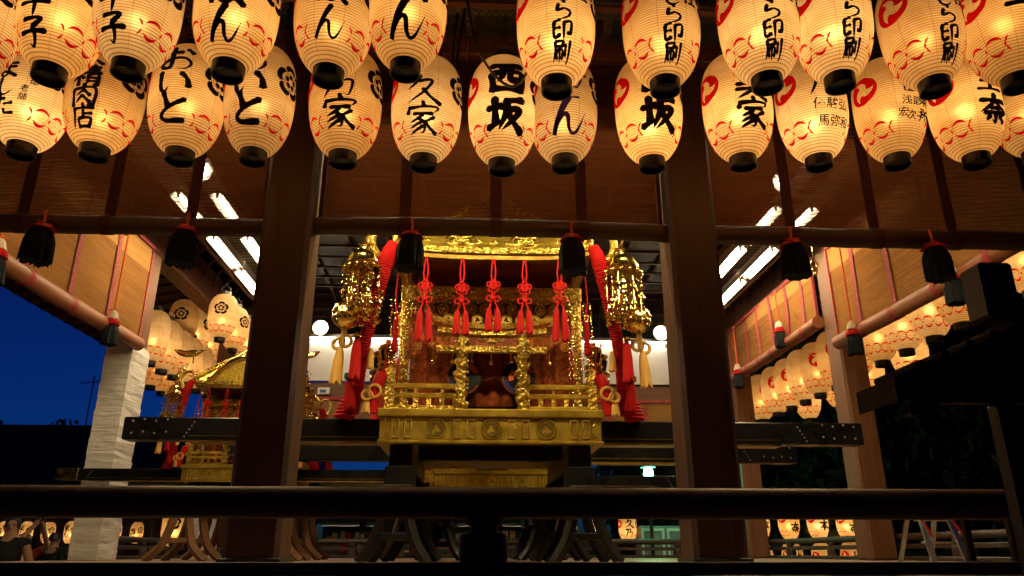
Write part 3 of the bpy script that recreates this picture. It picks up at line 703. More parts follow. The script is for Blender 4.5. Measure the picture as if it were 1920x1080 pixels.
# crests
def ring_sector(mb, mp, r0, r1, a0, a1, layer=0, n=10):
    vs = []
    for i in range(n + 1):
        a = a0 + (a1 - a0) * i / n
        vs += [mp(r0 * cos(a), r0 * sin(a), layer), mp(r1 * cos(a), r1 * sin(a), layer)]
    mb.add(vs, [(2 * i, 2 * i + 1, 2 * i + 3, 2 * i + 2) for i in range(n)])
def mokko(mb, mp, lobes=5):
    """cloud-lobed ring round a flower"""
    for k in range(lobes):
        c = pi / 2 + 2 * pi * k / lobes; hw = pi / lobes
        n = 9; vs = []
        for i in range(n + 1):
            q = -1 + 2 * i / n; a = c + q * hw * .93
            e = (1 - q * q) ** .5 if abs(q) < 1 else 0
            ro = .80 + .20 * (1 - abs(q) ** 3); ri = .56 + .10 * (1 - q * q)
            vs += [mp(ri * cos(a), ri * sin(a), 0), mp(ro * cos(a), ro * sin(a), 0)]
        mb.add(vs, [(2 * i, 2 * i + 1, 2 * i + 3, 2 * i + 2) for i in range(n)])
        # petal
        pc = (.30 * cos(c), .30 * sin(c))
        vs = [mp(*pc, 1)]; m = 10
        for i in range(m):
            a = 2 * pi * i / m; rr = .165 * (1 - .12 * cos(2 * (a - c)))
            vs.append(mp(pc[0] + rr * cos(a), pc[1] + rr * sin(a), 1))
        mb.add(vs, [(0, 1 + i, 1 + (i + 1) % m) for i in range(m)])
    ring_sector(mb, mp, .475, .51, 0, 2 * pi, 2, 30)
def tomoe(mb, mp, w=1.):
    """three commas chasing round a circle"""
    for k in range(3):
        n = 22; vs = []
        for i in range(n + 1):
            t = i / n; a = 2 * pi * k / 3 + t * R(168)
            rc = .47 + .44 * t ** .75; h = .31 * w * (1 - t) ** .85 * (min(1, t * 7 + .05) ** .5) + .012
            ro = min(.985, rc + h); ri = max(.1, rc - h)
            vs += [mp(ri * cos(a), ri * sin(a), k), mp(ro * cos(a), ro * sin(a), k)]
        mb.add(vs, [(2 * i, 2 * i + 1, 2 * i + 3, 2 * i + 2) for i in range(n)])
def decal(ang0, v0, r, flip=1):
    return lambda x, y, layer: lpos(ang0 + flip * x * r / LR, v0 + y * r, .0055 + layer * .0003)
def leaf_arc(mb, mp, cx, cy, rx, ry, a0, a1, w):
    n = 8; vs = []
    for i in range(n + 1):
        t = i / n; a = a0 + (a1 - a0) * t; h = w * (.35 + .65 * sin(pi * t))
        vs += [mp(cx + (rx - h) * cos(a), cy + (ry - h) * sin(a), 0), mp(cx + (rx + h) * cos(a), cy + (ry + h) * sin(a), 0)]
    mb.add(vs, [(2 * i, 2 * i + 1, 2 * i + 3, 2 * i + 2) for i in range(n)])
def chain_mesh(a_from, a_to, nlink, v0, big=True):
    mb = MB(); st = (a_to - a_from) / nlink
    for i in range(nlink):
        c = a_from + (i + .5) * st
        mp = lambda x, y, layer, c=c: lpos(c + x * st / 2, v0 + y * .10, .005)
        leaf_arc(mb, mp, 0, 0, .9, .50, R(32), R(148), .095); leaf_arc(mb, mp, 0, 0, .9, .50, R(212), R(328), .095)
        m = 6; vs = [mp(1, 0, 0)] + [mp(1 + .13 * cos(2 * pi * q / m), .14 * sin(2 * pi * q / m), 0) for q in range(m)]
        mb.add(vs, [(0, 1 + q, 1 + (q + 1) % m) for q in range(m)])
        if i == 0: leaf_arc(mb, mp, -1.95, 0, .9, .50, R(8), R(55), .085); leaf_arc(mb, mp, -1.95, 0, .9, .50, R(305), R(352), .085)
        if i == nlink - 1: leaf_arc(mb, mp, 1.95, 0, .9, .50, R(125), R(172), .085); leaf_arc(mb, mp, 1.95, 0, .9, .50, R(188), R(235), .085)
    return mb
# shared lantern meshes
mb = MB(); prof = []
for i in range(RIBS * 4 + 1):
    v = LH * i / (RIBS * 4); prof.append((lprof(v) + .0022 * cos(2 * pi * (i / 4 - .5)), v))
PAPER = mb.lathe(prof, 56, cap=False).mesh('paper', 'paper', 60)
PAPER_FAR = MB().lathe([(lprof(LH * i / 40), LH * i / 40) for i in range(41)], 32, cap=False).mesh('paper', 'paper', 60)
CAPB = MB().lathe([(.02, -.035), (LC - .008, -.035), (LC - .004, -.066), (LC + .004, -.067), (LC + .006, -.062), (LC + .007, .012), (LC - .004, .016), (LC - .01, -.026), (.02, -.028)], 32, cap=True).mesh('bottom_cap', 'cap_black', 35)
CAPT = MB().lathe([(LC + .007, LH - .014), (LC + .008, LH + .05), (LC - .002, LH + .055), (LC - .008, LH - .01)], 32, cap=False).lathe([(.004, LH + .10), (LC, LH + .04)], 12, cap=False).mesh('top_cap', 'cap_black', 35)
SOCK = MB().lathe([(.03, -.04), (.034, .0), (.036, .10), (.030, .115), (.012, .12)], 14).mesh('bulb_socket', 'cap_black', 40)
BAIL = MB().tube([(-LC, 0, LH + .04), (-LC * .8, 0, LH + .14), (0, 0, LH + .17), (LC * .8, 0, LH + .14), (LC, 0, LH + .04)], .005, 5).tube([(0, 0, LH + .17), (0, 0, LH + .42)], .004, 4).mesh('hanger_wire', 'iron_dark', 40)
CREST_V = .47
mb = MB(); mokko(mb, decal(R(72), CREST_V, .12)); MOK = mb.mesh('black_crest', 'ink_black', 0, False)
mb = MB(); tomoe(mb, decal(R(-74), CREST_V, .115)); TOM = mb.mesh('red_crest', 'ink_red', 0, False)
CHAIN = chain_mesh(R(40), R(320), 9, .14).mesh('red_chain', 'ink_red', 0, False)
CHAIN_FULL = chain_mesh(0, 2 * pi, 12, .135).mesh('red_chain', 'ink_red', 0, False)
mb = MB(); mokko(mb, decal(0, .47, .115)); MOKF = mb.mesh('black_crest', 'ink_black', 0, False)
mb = MB(); tomoe(mb, decal(0, .47, .115)); TOMF = mb.mesh('red_crest', 'ink_red', 0, False)
LIGHTS = {}
def lantern(label, loc, text=(), scale=1., rotz=0, power=1., group='paper lanterns', far=False, crest='both', ink='ink_black', chain=None, tilt=(0, 0), bulb_v=.30, wire=True, w=13):
    t = thing('paper_lantern', label, 'lantern', loc, rotz, group); t.scale = (scale,) * 3
    t.rotation_euler = (tilt[0], tilt[1], rotz); t.scale = (scale * random.uniform(.96, 1.03), scale * random.uniform(.96, 1.03), scale * random.uniform(.97, 1.03))
    put('paper', PAPER_FAR if far else PAPER, t); put('bottom_cap', CAPB, t); put('top_cap', CAPT, t)
    put('bulb_socket', SOCK, t)
    if wire: put('hanger_wire', BAIL, t)
    put('red_chain', chain or CHAIN, t)
    if crest == 'both': put('black_crest', MOK, t); put('red_crest', TOM, t)
    elif crest == 'mok': put('black_crest', MOKF, t)
    elif crest == 'tom': put('red_crest', TOMF, t)
    if text:
        mb = MB()
        for it in text:
            if it[0] == '*': typed(mb, it[1], it[2], it[3], it[4])
            else: glyph(mb, it[0], it[1], it[2], it[3], it[4] if len(it) > 4 else w)
        mb.build('lettering', ink, t, 0, recalc=False)
    ld = bpy.data.lights.new('lantern_bulb', 'POINT'); ld.energy = LPOW * power * scale * scale; ld.color = (1, .615, .26); ld.shadow_soft_size = .045
    lo = bpy.data.objects.new('lantern_bulb', ld); COL.objects.link(lo); lo.parent = t; lo.location = (0, 0, bulb_v)
    return t
LPOW = 3.9
KU = 3.65 / 3.05; KL = 4.35 / 3.65
def up(x, z): return (x * KU, 3.65, .09 + (z - .09) * KU + .062)
def lw(x, z): return (x * KL, 4.35, .09 + (z - .09) * KL + .048)
def col(chars, ang, vtop, step, size, w=13): return [(c, ang, vtop - i * step, size, w) for i, c in enumerate(chars)]
ra = col('しら印刷', 0, .515, .122, .12, 12) + [('社', R(27), .53, .085, 13)]
UP = [((-2.36, 2.14), [], 'half cut off by the left picture edge'), ((-1.99, 2.16), col('千子', R(-6), .355, .165, .16), 'lettered sen-ko, leftmost of two alike'), ((-1.64, 2.2), col('千子', R(-6), .355, .165, .16), 'lettered sen-ko, rightmost of two alike'),
      ((-1.18, 2.21), col('ばん', 0, .43, .21, .20, 12), 'lettered ban, first of three'), ((-.71, 2.2), col('ばん', 0, .47, .21, .18, 10), 'lettered ban in thin strokes, second of three'), ((-.35, 2.25), col('ばん', 0, .48, .23, .23, 12), 'lettered ban, third, left of the gap'),
      ((.38, 2.18), ra, 'lettered printing shop, first right of the dark gap'), ((.91, 2.2), ra, 'lettered printing shop, second right of the dark gap'), ((1.42, 2.24), ra, 'lettered printing shop, third right of the dark gap'), ((1.79, 2.26), ra, 'lettered printing shop, fourth right of the dark gap'), ((2.27, 2.25), ra, 'lettered printing shop, fifth right of the dark gap'),
      ((2.71, 2.29), [('生', 0, .55, .2)], 'cut off by the right picture edge')]
for i, (p, tx, l) in enumerate(UP):
    lantern('paper lantern in the upper front row, ' + l, up(*p), tx, 1., R(random.uniform(-4, 4)), random.uniform(.62, 1.2), 'upper row of front lanterns', tilt=(R(random.uniform(-1.5, 1.5)), R(random.uniform(-1.5, 1.5))), bulb_v=random.uniform(.26, .38))
LO = [((-2.76, 2.1), [], 'at the left picture edge, half hidden', 'ink_black'),
      ((-2.43, 2.1), col('ました', R(-8), .52, .13, .125, 12) + [('*', '御', R(22), .44, .055), ('*', '老', R(21), .38, .055), ('*', '舗', R(20), .32, .055)], 'lettered ma-shi-ta', 'ink_black'),
      ((-2.05, 2.1), col('本精肉店', 0, .62, .142, .145, 11), 'lettered butcher shop, four characters', 'ink_black'),
      ((-1.6, 2.09), col('おいと', 0, .64, .18, .19, 12), 'lettered o-i-to, leftmost of the pair', 'ink_black'),
      ((-1.21, 2.1), col('おいと', 0, .64, .18, .20, 14), 'lettered o-i-to, rightmost of the pair', 'ink_black'),
      ((-.73, 2.1), col('乃家', 0, .47, .20, .20, 10), 'lettered no-ya, beside the left pillar', 'ink_black'), ((-.29, 2.09), col('久家', 0, .47, .21, .20, 9), 'lettered kyu-ya, with a flex', 'ink_black'),
      ((.14, 2.08), col('西坂', 0, .58, .26, .22, 16), 'lettered with both bold characters nishi-saka', 'ink_black'), ((.49, 2.11), [('け', R(14), .56, .16, 9), ('に', R(4), .45, .13, 8), ('ん', 0, .28, .24, 11)], 'with blue lettering', 'ink_blue'),
      ((.98, 2.12), col('西坂', 0, .58, .26, .22, 16), 'bold character saka, right of the blue-lettered one', 'ink_black'), ((1.5, 2.15), col('美家', R(4), .50, .20, .19, 12), 'lettered mi-ya, beside the right pillar', 'ink_black'),
      ((1.94, 2.16), [('庵', 0, .54, .2, 9), ('*', '優駿弘', R(4), .37, .085), ('*', '馬弥和', R(8), .25, .085)], 'with two lines of three small characters', 'ink_black'),
      ((2.4, 2.18), [('山', R(2), .50, .07, 13), ('業', R(30), .42, .085, 11), ('所', R(32), .30, .095, 11), ('*', '浅節', R(4), .40, .075), ('*', '宏', R(-14), .31, .075), ('*', '次子', R(10), .29, .075)], 'with small scattered characters in columns', 'ink_black'),
      ((2.87, 2.2), [('生', R(6), .55, .16, 11), ('奈', R(8), .33, .19, 14)], 'lettered with one bold character na', 'ink_black'), ((3.24, 2.24), [], 'cut off by the right picture edge', 'ink_black')]
for i, (p, tx, l, ink) in enumerate(LO):
    lantern('paper lantern in the lower front row, ' + l, lw(*p), tx, 1., R(random.uniform(-4, 4)), random.uniform(.6, 1.35), 'lower row of front lanterns', ink=ink, tilt=(R(random.uniform(-1.5, 1.5)), R(random.uniform(-1.5, 1.5))), bulb_v=random.uniform(.22, .36))
# poles that carry the two front rows, and the flex feeding them
for y, z, l in ((3.65, 3.92, 'upper'), (4.35, 3.78, 'lower')):
    tag(MB().tube([(-5, y, z), (5.5, y, z)], .03, 8).build('carrying_pole', 'lwood_x', None), 'bamboo pole carrying the %s front row of lanterns' % l, 'pole')
for i, pts in enumerate(([(-.12, 4.05, 3.95), (-.05, 4.02, 3.35), (.05, 4.0, 3.02), (.22, 4.0, 2.86), (.34, 4.0, 3.1), (.38, 4.0, 3.9)], [(-.16, 4.6, 3.9), (-.2, 4.6, 3.4), (-.24, 4.55, 2.9), (-.17, 4.5, 3.3), (-.1, 4.5, 3.9)])):
    tag(MB().tube(smooth_path(pts, 6), .009, 6).build('flex', 'cap_black', None), ('dark flex looping in front of the nishi-saka lantern', 'thin flex hanging beside the kyu-ya lantern')[i], 'cable')
# side and rear lanterns (larger, crest facing the stage axis)
SS = 1.17
for i, y in enumerate((7.2, 7.8, 8.4, 9.0, 9.65, 10.3, 11.0, 11.7, 12.35, 12.95, 13.55, 14.2, 15.0)):
    lantern('paper lantern with a red swirl crest hung along the right side, %s from the front' % ORD[i], (5.95, y, 2.72 if y < 10.5 else 2.66), (), SS, R(-24 if i % 3 else 4), random.uniform(.6, .9), 'lanterns along the right side', True, 'tom', chain=CHAIN_FULL)
for i, y in enumerate((10.9, 12.2, 13.3, 14.6)):
    lantern('paper lantern with a red chain in the outer right row, %s from the front' % ORD[i], (6.75, y, 2.62), (), SS, R(-30), .9, 'outer lanterns on the right side', True, 'tom', chain=CHAIN_FULL)
for i, (x, y, z) in enumerate(((-5.6, 12.95, 3.22), (-5.6, 13.5, 3.2), (-5.6, 14.05, 3.22), (-5.6, 14.65, 3.22), (-5.6, 15.3, 3.22), (-5.6, 15.95, 3.24))):
    lantern('paper lantern with red chain in the lowest left rear row, %s from the front' % ORD[i], (x, y, z), (), SS, R(150), random.uniform(.6, .85), 'lowest row of left rear lanterns', True, 'mok', chain=CHAIN_FULL)
for i, y in enumerate((13.7, 14.3, 14.9, 15.5, 16.1)):
    lantern('paper lantern with red chain in the outer left rear row, %s from the front' % ORD[i], (-6.35, y, 3.2), (), SS, R(75), random.uniform(.6, .85), 'outer row of left rear lanterns', True, 'mok', chain=CHAIN_FULL)
for i, (x, y, z) in enumerate(((-5.6, 14.12, 3.85), (-5.6, 14.9, 3.89), (-5.6, 15.7, 3.9), (-5.6, 16.5, 3.95))):
    lantern('paper lantern with black flower crest in the middle left rear row, %s from the front' % ORD[i], (x, y, z), (), SS, R(10 if i == 0 else 70), random.uniform(.6, .85), 'middle row of left rear lanterns', True, 'mok', chain=CHAIN_FULL)
for i, (x, y, z) in enumerate(((-4.2, 12.2, 3.45), (-4.2, 12.9, 3.45), (-4.2, 13.6, 3.45))):
    lantern('paper lantern with black flower crest in the top left rear row, %s from the front' % ORD[i], (x, y, z), (), 1.0, R(8 if i == 0 else 60), random.uniform(.6, .85), 'top row of left rear lanterns', True, 'mok', chain=CHAIN_FULL)
# ------------------------------------------------------------------ portable shrines
def flat_mp(cx, y, cz, r):                      # crest drawn on a front face, raised by layer
    return lambda x, z, layer: (cx + x * r, y - .004 - layer * .0006, cz + z * r)
def thick(mb, d):                               # give flat crest faces real depth towards +y
    n = len(mb.v); F0 = list(mb.f); cnt = {}
    for f in F0:
        for i in range(len(f)):
            a, b = f[i], f[(i + 1) % len(f)]; k = (min(a, b), max(a, b)); cnt.setdefault(k, []).append((a, b))
    mb.v += [(x, y + d, z) for x, y, z in mb.v]; mb.f += [tuple(n + i for i in reversed(f)) for f in F0]
    for k, e in cnt.items():
        if len(e) == 1: a, b = e[0]; mb.f.append((b, a, n + a, n + b))
    return mb
mb = MB(); tomoe(mb, flat_mp(0, 0, 0, .80)); thick(mb, .12).torus((0, 0, 0), .93, .07, n=28)
ROUND_TOMOE = mb.mesh('swirl_roundel', 'gold_smooth', 40)
mb = MB()
for k in range(4):
    a = pi / 4 + k * pi / 2; mb.torus((.46 * cos(a), 0, .46 * sin(a)), .30, .05, n=14)
mb.torus((0, 0, 0), .93, .06, n=28).ball((0, 0, 0), .16, 10)
ROUND_MOK = mb.mesh('flower_roundel', 'gold_smooth', 40)
SLOT = MB().box(-.5, .5, -.02, .02, -.06, .06, .01).torus((0, 0, 0), .01, .002, n=4, m=3)
mb = MB()
for sx in (-1, 1): mb.box(sx * .034 - .007, sx * .034 + .007, -.008, .012, -.085, .085, .003)
mb.box(-.041, .041, -.008, .012, -.095, -.083, .003).box(-.041, .041, -.008, .012, .083, .095, .003)
for q in range(8): mb.ball((random.choice((-1, 1)) * .034, -.009, -.075 + q * .021), .0065, 6)
SLOT = mb.mesh('slot_ornament', 'gold_smooth', 40)
def fringe(mb, x, y, z0, z1, r, seed=0., flat=1.):
    s = skirt(r * .72, r, z0, z1, seed, 36, .12)
    return mb.add([(x + a, y + b * flat, c) for a, b, c in s.v], s.f)
mb = MB(); fringe(mb, 0, 0, 0, -1, .16, 2.); TAS = mb.mesh('tassel', 'fringe_red', 60)
TASY = TAS.copy(); TASY.materials.clear(); TASY.materials.append(M['cord_yellow'])
mb = MB().lathe([(.05, .12), (.09, .1), (.12, .05), (.165, .02), (.17, -.01)], 14); TASCAP = mb.mesh('tassel_cap', 'gold_polished', 40)
def knot_mesh():
    mb = MB()
    for k in range(5):
        a = pi / 2 + 2 * pi * k / 5; mb.torus((.042 * cos(a), 0, .042 * sin(a)), .026, .0085, n=12, m=6)
    for k in range(3): mb.torus((0, -.012, 0), .014 + .012 * k, .008, n=12, m=6)
    return mb
KNOT = knot_mesh()
def canopy_strands(seed):
    rnd = random.Random(seed); mb = MB()
    for k in range(22):
        a = 2 * pi * k / 22; rr = (.15, .12, .08)[k % 3]; z = -.06
        ln = rnd.uniform(.40, .56); x, y = rr * cos(a), rr * sin(a)
        mb.tube([(x, y, -.02), (x, y, -ln)], .003, 4)
        while z > -ln:
            s = rnd.uniform(.013, .024); ty = rnd.random()
            b = rnd.uniform(0, 3); u = Vector((cos(b), sin(b), rnd.uniform(-.3, .3))) * s; v = Vector((-sin(b), cos(b), .2)) * s * .25
            c = Vector((x + rnd.uniform(-.02, .02), y + rnd.uniform(-.02, .02), z))
            up_ = Vector((0, 0, s * 1.1))
            mb.add([c + u, c + v, c - u, c - v, c + up_, c - up_], [(0, 1, 4), (1, 2, 4), (2, 3, 4), (3, 0, 4), (1, 0, 5), (2, 1, 5), (3, 2, 5), (0, 3, 5)])
            if ty < .35: mb.ball(c + Vector((rnd.uniform(-.03, .03), rnd.uniform(-.03, .03), 0)), s * .55, 6)
            z -= rnd.uniform(.024, .040)
        mb.ball((x, y, -ln), .018, 8)
    return mb
STRANDS = canopy_strands(3).mesh('ornament_strands', 'gold_polished', 20)
STRANDS2 = canopy_strands(9).mesh('ornament_strands', 'gold_polished', 20)
CANOPY = MB().lathe([(.165, -.055), (.170, -.03), (.150, -.01), (.155, .0), (.125, .03), (.12, .06), (.105, .10), (.07, .135), (.03, .15), (.025, .175), (.05, .19), (.055, .2), (.02, .22), (.012, .25)], 28)
for k in range(14): a = 2 * pi * k / 14; CANOPY.ball((.162 * cos(a), .162 * sin(a), -.05), .022, 7)
for k in range(10): a = 2 * pi * k / 10; CANOPY.tube([(.15 * cos(a), .15 * sin(a), 0), (.112 * cos(a), .112 * sin(a), .08), (.06 * cos(a), .06 * sin(a), .14)], .008, 5)
CANOPY.tube(smooth_path([(0, 0, .24), (.02, 0, .30), (-.02, 0, .34), (.03, 0, .38), (.05, 0, .36)], 5), .012, 6)
CANOPY = CANOPY.mesh('ornament_canopy', 'gold_polished', 40)
BELL = MB().lathe([(.004, .125), (.05, .12), (.085, .09), (.108, .04), (.112, .0), (.12, -.008), (.12, -.022), (.108, -.028), (.10, -.06), (.07, -.1), (.03, -.118), (.004, -.12)], 26)
BELL.box(-.07, .07, -.118, .118, -.075, -.06, .002)
for k in range(6): a = k * pi / 3; BELL.ball((.105 * cos(a), .105 * sin(a), .05), .015, 7)
BELL = BELL.mesh('bell', 'gold_polished', 40)
URN = MB().lathe([(.05, 0), (.075, .02), (.05, .05), (.085, .12), (.095, .17), (.07, .2), (.10, .215), (.10, .235), (.06, .26), (.075, .32), (.082, .36), (.06, .385), (.085, .4), (.085, .415), (.03, .44), (.03, .47), (.005, .48)], 22).mesh('urn_bell', 'gold_polished', 40)
CURL = []
for i in range(30):
    a = -1.1 + i / 29 * 4.6; r = .20 * (1 - .022 * i); CURL.append((r * cos(a) * .9, 0, r * sin(a) * 1.15))
CURLM = MB().tube(CURL, [.085 - .0018 * i for i in range(30)], 10, sq=.55)
CURLM = CURLM.mesh('roof_curl', 'gold_carved', 50)
def rope_mesh(pts, radii, wraps, seed=0):
    P = smooth_path([(*p, ) for p in pts], 16); n = len(P); rr = []
    for i in range(n):
        u = i / (n - 1) * (len(radii) - 1); k = min(int(u), len(radii) - 2); r = radii[k] + (radii[k + 1] - radii[k]) * (u - k)
        rr.append(r)
    mb = MB().tube(P, [r * .86 for r in rr], 14)
    # cord wound round the core
    H = []; nn = wraps * 12
    for i in range(nn + 1):
        u = i / nn * (n - 1); k = min(int(u), n - 2); p = P[k].lerp(P[k + 1], u - k); r = (rr[k] + (rr[k + 1] - rr[k]) * (u - k)) * (1 + .05 * noise.noise((i * .05, 3, 0)))
        T = (P[k + 1] - P[k]).normalized(); a_ = T.cross(Vector((0, 1, 0))).normalized(); b_ = T.cross(a_); an = 2 * pi * i / 12
        H.append(p + (a_ * cos(an) + b_ * sin(an)) * r)
    return mb.tube(H, [.0115 + .003 * noise.noise((i * .13, seed, 0)) for i in range(len(H))], 5)
ROPE = rope_mesh([(-1.00, -1.46, 2.98), (-1.05, -1.50, 2.80), (-1.12, -1.46, 2.52), (-1.19, -1.38, 2.20), (-1.26, -1.25, 1.92), (-1.33, -1.0, 1.62), (-1.40, -.86, 1.42)], [.045, .072, .068, .058, .052, .056, .075], 78).mesh('wound_rope', 'cord_red', 50)
def lower_loops():
    mb = MB()
    for k in range(9):
        z = 1.36 + k * .035; w = .115 - .004 * k
        mb.torus((-1.44 + .010 * k, -.93, z), w * .82, .014, 'z', 16, 6)
    mb.tube([(-1.44, -.93, 1.34), (-1.35, -.93, 1.68)], .08, 12)
    return mb
LOOPS = lower_loops().mesh('coiled_rope_foot', 'cord_red', 50)

def shrine(label, loc, scale, grp, style=0, cords=True):
    t = thing('portable_shrine', label, 'portable shrine', loc, 0, grp); t.scale = (scale,) * 3
    B = lambda mb, name, mat, par=t, sm=35: mb.build(name, mat, par, sm)
    # base
    base = B(MB().box(-1.07, 1.07, -1.13, 1.13, 1.105, 1.325, .006).box(-1.085, 1.085, -1.145, 1.145, 1.075, 1.104, .004), 'base_box', 'gold_base')
    B(MB().box(-1.10, 1.10, -1.16, 1.16, 1.327, 1.405, .012), 'base_lip', 'gold_base')
    for x in (-.8, -.53, 0, .53, .8)[1:4]:
        put('swirl_roundel', ROUND_TOMOE, base, (x, -1.135, 1.215), None, .10)
    for x in (-.92, -.80, -.33, -.2, .2, .33, .80, .92, -.69, .69):
        if abs(abs(x) - .69) > .01: put('slot_ornament', SLOT, base, (x, -1.135, 1.215), None, .95)
    for sx in (-1, 1):                      # scroll fittings on the corners
        mb = MB()
        for z in (1.12, 1.31): 
            for q in range(5): mb.ball((sx * (1.02 - .025 * abs(q - 2) * .6), -1.132, z + (q - 2) * .03 * (-1 if z > 1.2 else 1)), .011, 6)
        stuff(B(mb, 'corner_fitting', 'gold_polished', base))
    # carrying poles, feet and cross beams
    PL = 3.70; PO = .115
    for y in (-.75, .88):
        pl0 = PO - PL if y < 0 or style else -2.3
        po = B(MB().box(pl0, PO + PL, y - .1, y + .1, 1.13, 1.35, .012), 'carrying_pole', 'lacquer_black')
        for sx in ((-1, 1) if pl0 < -3 else (1,)):
            mb = MB()
            for q in range(4):
                for r_ in range(2): mb.ball((PO + sx * (PL - .09 - q * .11), y - .101, 1.19 + r_ * .12 + .015 * (q % 2)), .011, 6)
            for q in range(5): mb.ball((PO + sx * (PL - .6 - q * .02), y - .101, 1.16 + q * .035), .009, 6)
            stuff(B(mb, 'end_studs', 'paint_grey', po))
            if style: xa, xb = sorted((PO + sx * (PL + .006), PO + sx * (PL - .42))); B(MB().box(xa, xb, y - .106, y + .106, 1.124, 1.356, .01), 'gilt_pole_end', 'gold_plain', po)
            xa, xb = sorted((sx * 1.12, sx * (PL - .75)))
            B(MB().box(xa, xb, y - .106, y - .1, 1.165, 1.172), 'edge_strip', 'brass_dark', po)
            B(MB().box(xa, xb, y - .09, y + .09, 1.108, 1.129), 'pole_lining', 'brass_dark', po)
    for x in (-.86, .86):
        B(MB().box(x - .11, x + .11, -1.05, 1.05, .87, 1.07, .012), 'cross_beam', 'lacquer_black')
        for y in (-.98, .98): B(MB().box(x - .14, x + .14, y - .12, y + .12, .675, .868, .012), 'foot', 'lacquer_black')
    B(MB().box(-.7, .7, -1.0, -.9, .93, 1.07, .008), 'front_brace', 'lacquer_black')
    # fence round the deck
    f = B(MB().box(-1.0, -.40, -1.06, -1.0, 1.412, 1.452, .006), 'fence_sill', 'gold_carved')
    segs = [((-1.0, -.36), -1.03, 'x'), ((.36, 1.0), -1.03, 'x'), ((-1.03, 1.03), -1.0, 'y'), ((-1.03, 1.03), 1.0, 'y'), ((-1.0, 1.0), 1.03, 'x')]
    for (a, b), c, ax in segs:
        for z, h in ((1.411, .04), (1.53, .045), (1.62, .05)):
            mb = MB().box(a, b, c - .025, c + .025, z, z + h, .008) if ax == 'x' else MB().box(c - .025, c + .025, a, b, z, z + h, .008)
            B(mb, 'fence_rail', 'gold_aged')
        n = 5 if b - a < 1 else 14
        mb = MB()
        for i in range(n + 1):
            q = a + (b - a) * i / n
            for z0, z1, wd in ((1.451, 1.53, .045),) + (((1.575, 1.62, .03),) if i % 2 == 0 else ()):
                (mb.box(q - wd / 2, q + wd / 2, c - .02, c + .02, z0, z1) if ax == 'x' else mb.box(c - .02, c + .02, q - wd / 2, q + wd / 2, z0, z1))
        stuff(B(mb, 'baluster_row', 'gold_carved'))
    for sx in (-1, 1):
        for sy in (-1, 1):
            B(MB().box(sx * 1.0 - .045, sx * 1.0 + .045, sy * 1.03 - .045, sy * 1.03 + .045, 1.41, 1.66, .008).lathe([(.05, 1.66), (.056, 1.69), (.045, 1.72), (.047, 1.80), (.05, 1.815), (.03, 1.822), (.022, 1.835)], 18, (sx, sy * 1.03, 0)), 'fence_post', 'gold_carved')
            B(MB().ball((sx * 1.0, sy * 1.03, 1.868), .036, 14), 'ball_finial', 'gold_polished')
    # small torii gate with twined dragon pillars
    tor = B(MB().box(-.045, .045, -1.09, -1.03, 2.085, 2.15, .006), 'gate_plaque', 'gold_carved')
    for sx in (-1, 1):
        x = sx * .305
        core = [(x, -1.06, 1.41), (x, -1.06, 2.17)]
        hel = [(x + .05 * cos(a * 1.), -1.06 + .05 * sin(a), 1.44 + .68 * q) for q in [k / 60 for k in range(61)] for a in [q * 5.2 * 2 * pi * sx]]
        mb = MB().tube(core, .048, 12).tube(hel, [.026 + .008 * sin(k * .9) for k in range(61)], 7)
        for k in range(24):
            q = random.random(); a = random.uniform(0, 6.28); mb.ball((x + .066 * cos(a), -1.06 + .066 * sin(a), 1.45 + .66 * q), random.uniform(.012, .022), 6)
        mb.torus((x, -1.12, 1.57), .03, .012, n=12)
        B(mb, 'gate_pillar', 'gold_carved')
    def lint(half, z, h, d, curve, flare):
        mb = MB(); n = 20; vs = []; F = []
        for i in range(n + 1):
            u = -1 + 2 * i / n; x = u * half * (1 + 0); zc = z + curve * abs(u) ** 2.2
            for (yy, zz, fl_) in ((-d, 0, 0), (d, 0, 0), (d, h, flare), (-d, h, flare)): vs.append((x + (fl_ * u if abs(u) == 1 else 0), -1.06 + yy, zc + zz))
        for i in range(n):
            for k in range(4): F.append((4 * i + k, 4 * i + (k + 1) % 4, 4 * i + 4 + (k + 1) % 4, 4 * i + 4 + k))
        F += [(0, 1, 2, 3), tuple(4 * n + k for k in (3, 2, 1, 0))]
        return mb.add(vs, F)
    B(lint(.60, 2.215, .055, .075, .085, .03), 'gate_top_rail', 'gold_plain'); B(lint(.55, 2.155, .055, .055, .03, 0), 'gate_second_rail', 'gold_carved')
    B(MB().box(-.555, .555, -1.09, -1.03, 1.985, 2.05, .006), 'gate_tie_rail', 'gold_carved')
    # body
    B(MB().box(-.84, .84, -.76, .80, 1.42, 2.60), 'body_wall', 'lacquer_brown')
    for sx in (-1, 1):
        for y in (-.82, .82):
            B(MB().tube([(sx * .90, y, 1.41), (sx * .90, y, 2.60)], .05, 14), 'body_pillar', 'gold_carved')
    B(MB().box(-.95, .95, -.90, -.80, 2.60, 2.75, .008), 'header_beam', 'gold_carved')
    for sx in (-1, 1): B(MB().box(sx * .90 - .05, sx * .90 + .05, -.80, .92, 2.60, 2.75, .008), 'header_beam', 'gold_carved')
    mb = MB()
    for (a, b) in ((-.62, .62),):
        mb.box(a, b, -.915, -.902, 2.618, 2.63).box(a, b, -.915, -.902, 2.72, 2.732)
        for q in (a, b): mb.torus((q, -.908, 2.675), .052, .007, n=10, a0=pi / 2 if q < 0 else -pi / 2, a1=3 * pi / 2 if q < 0 else pi / 2)
        for i in range(26):
            x = a + (b - a) * (i + .5) / 26; mb.ball((x, -.905, 2.67 + .022 * sin(i * 1.3)), .016 + .008 * sin(i * 2.1), 7)
    stuff(B(mb, 'header_relief', 'gold_plain'))
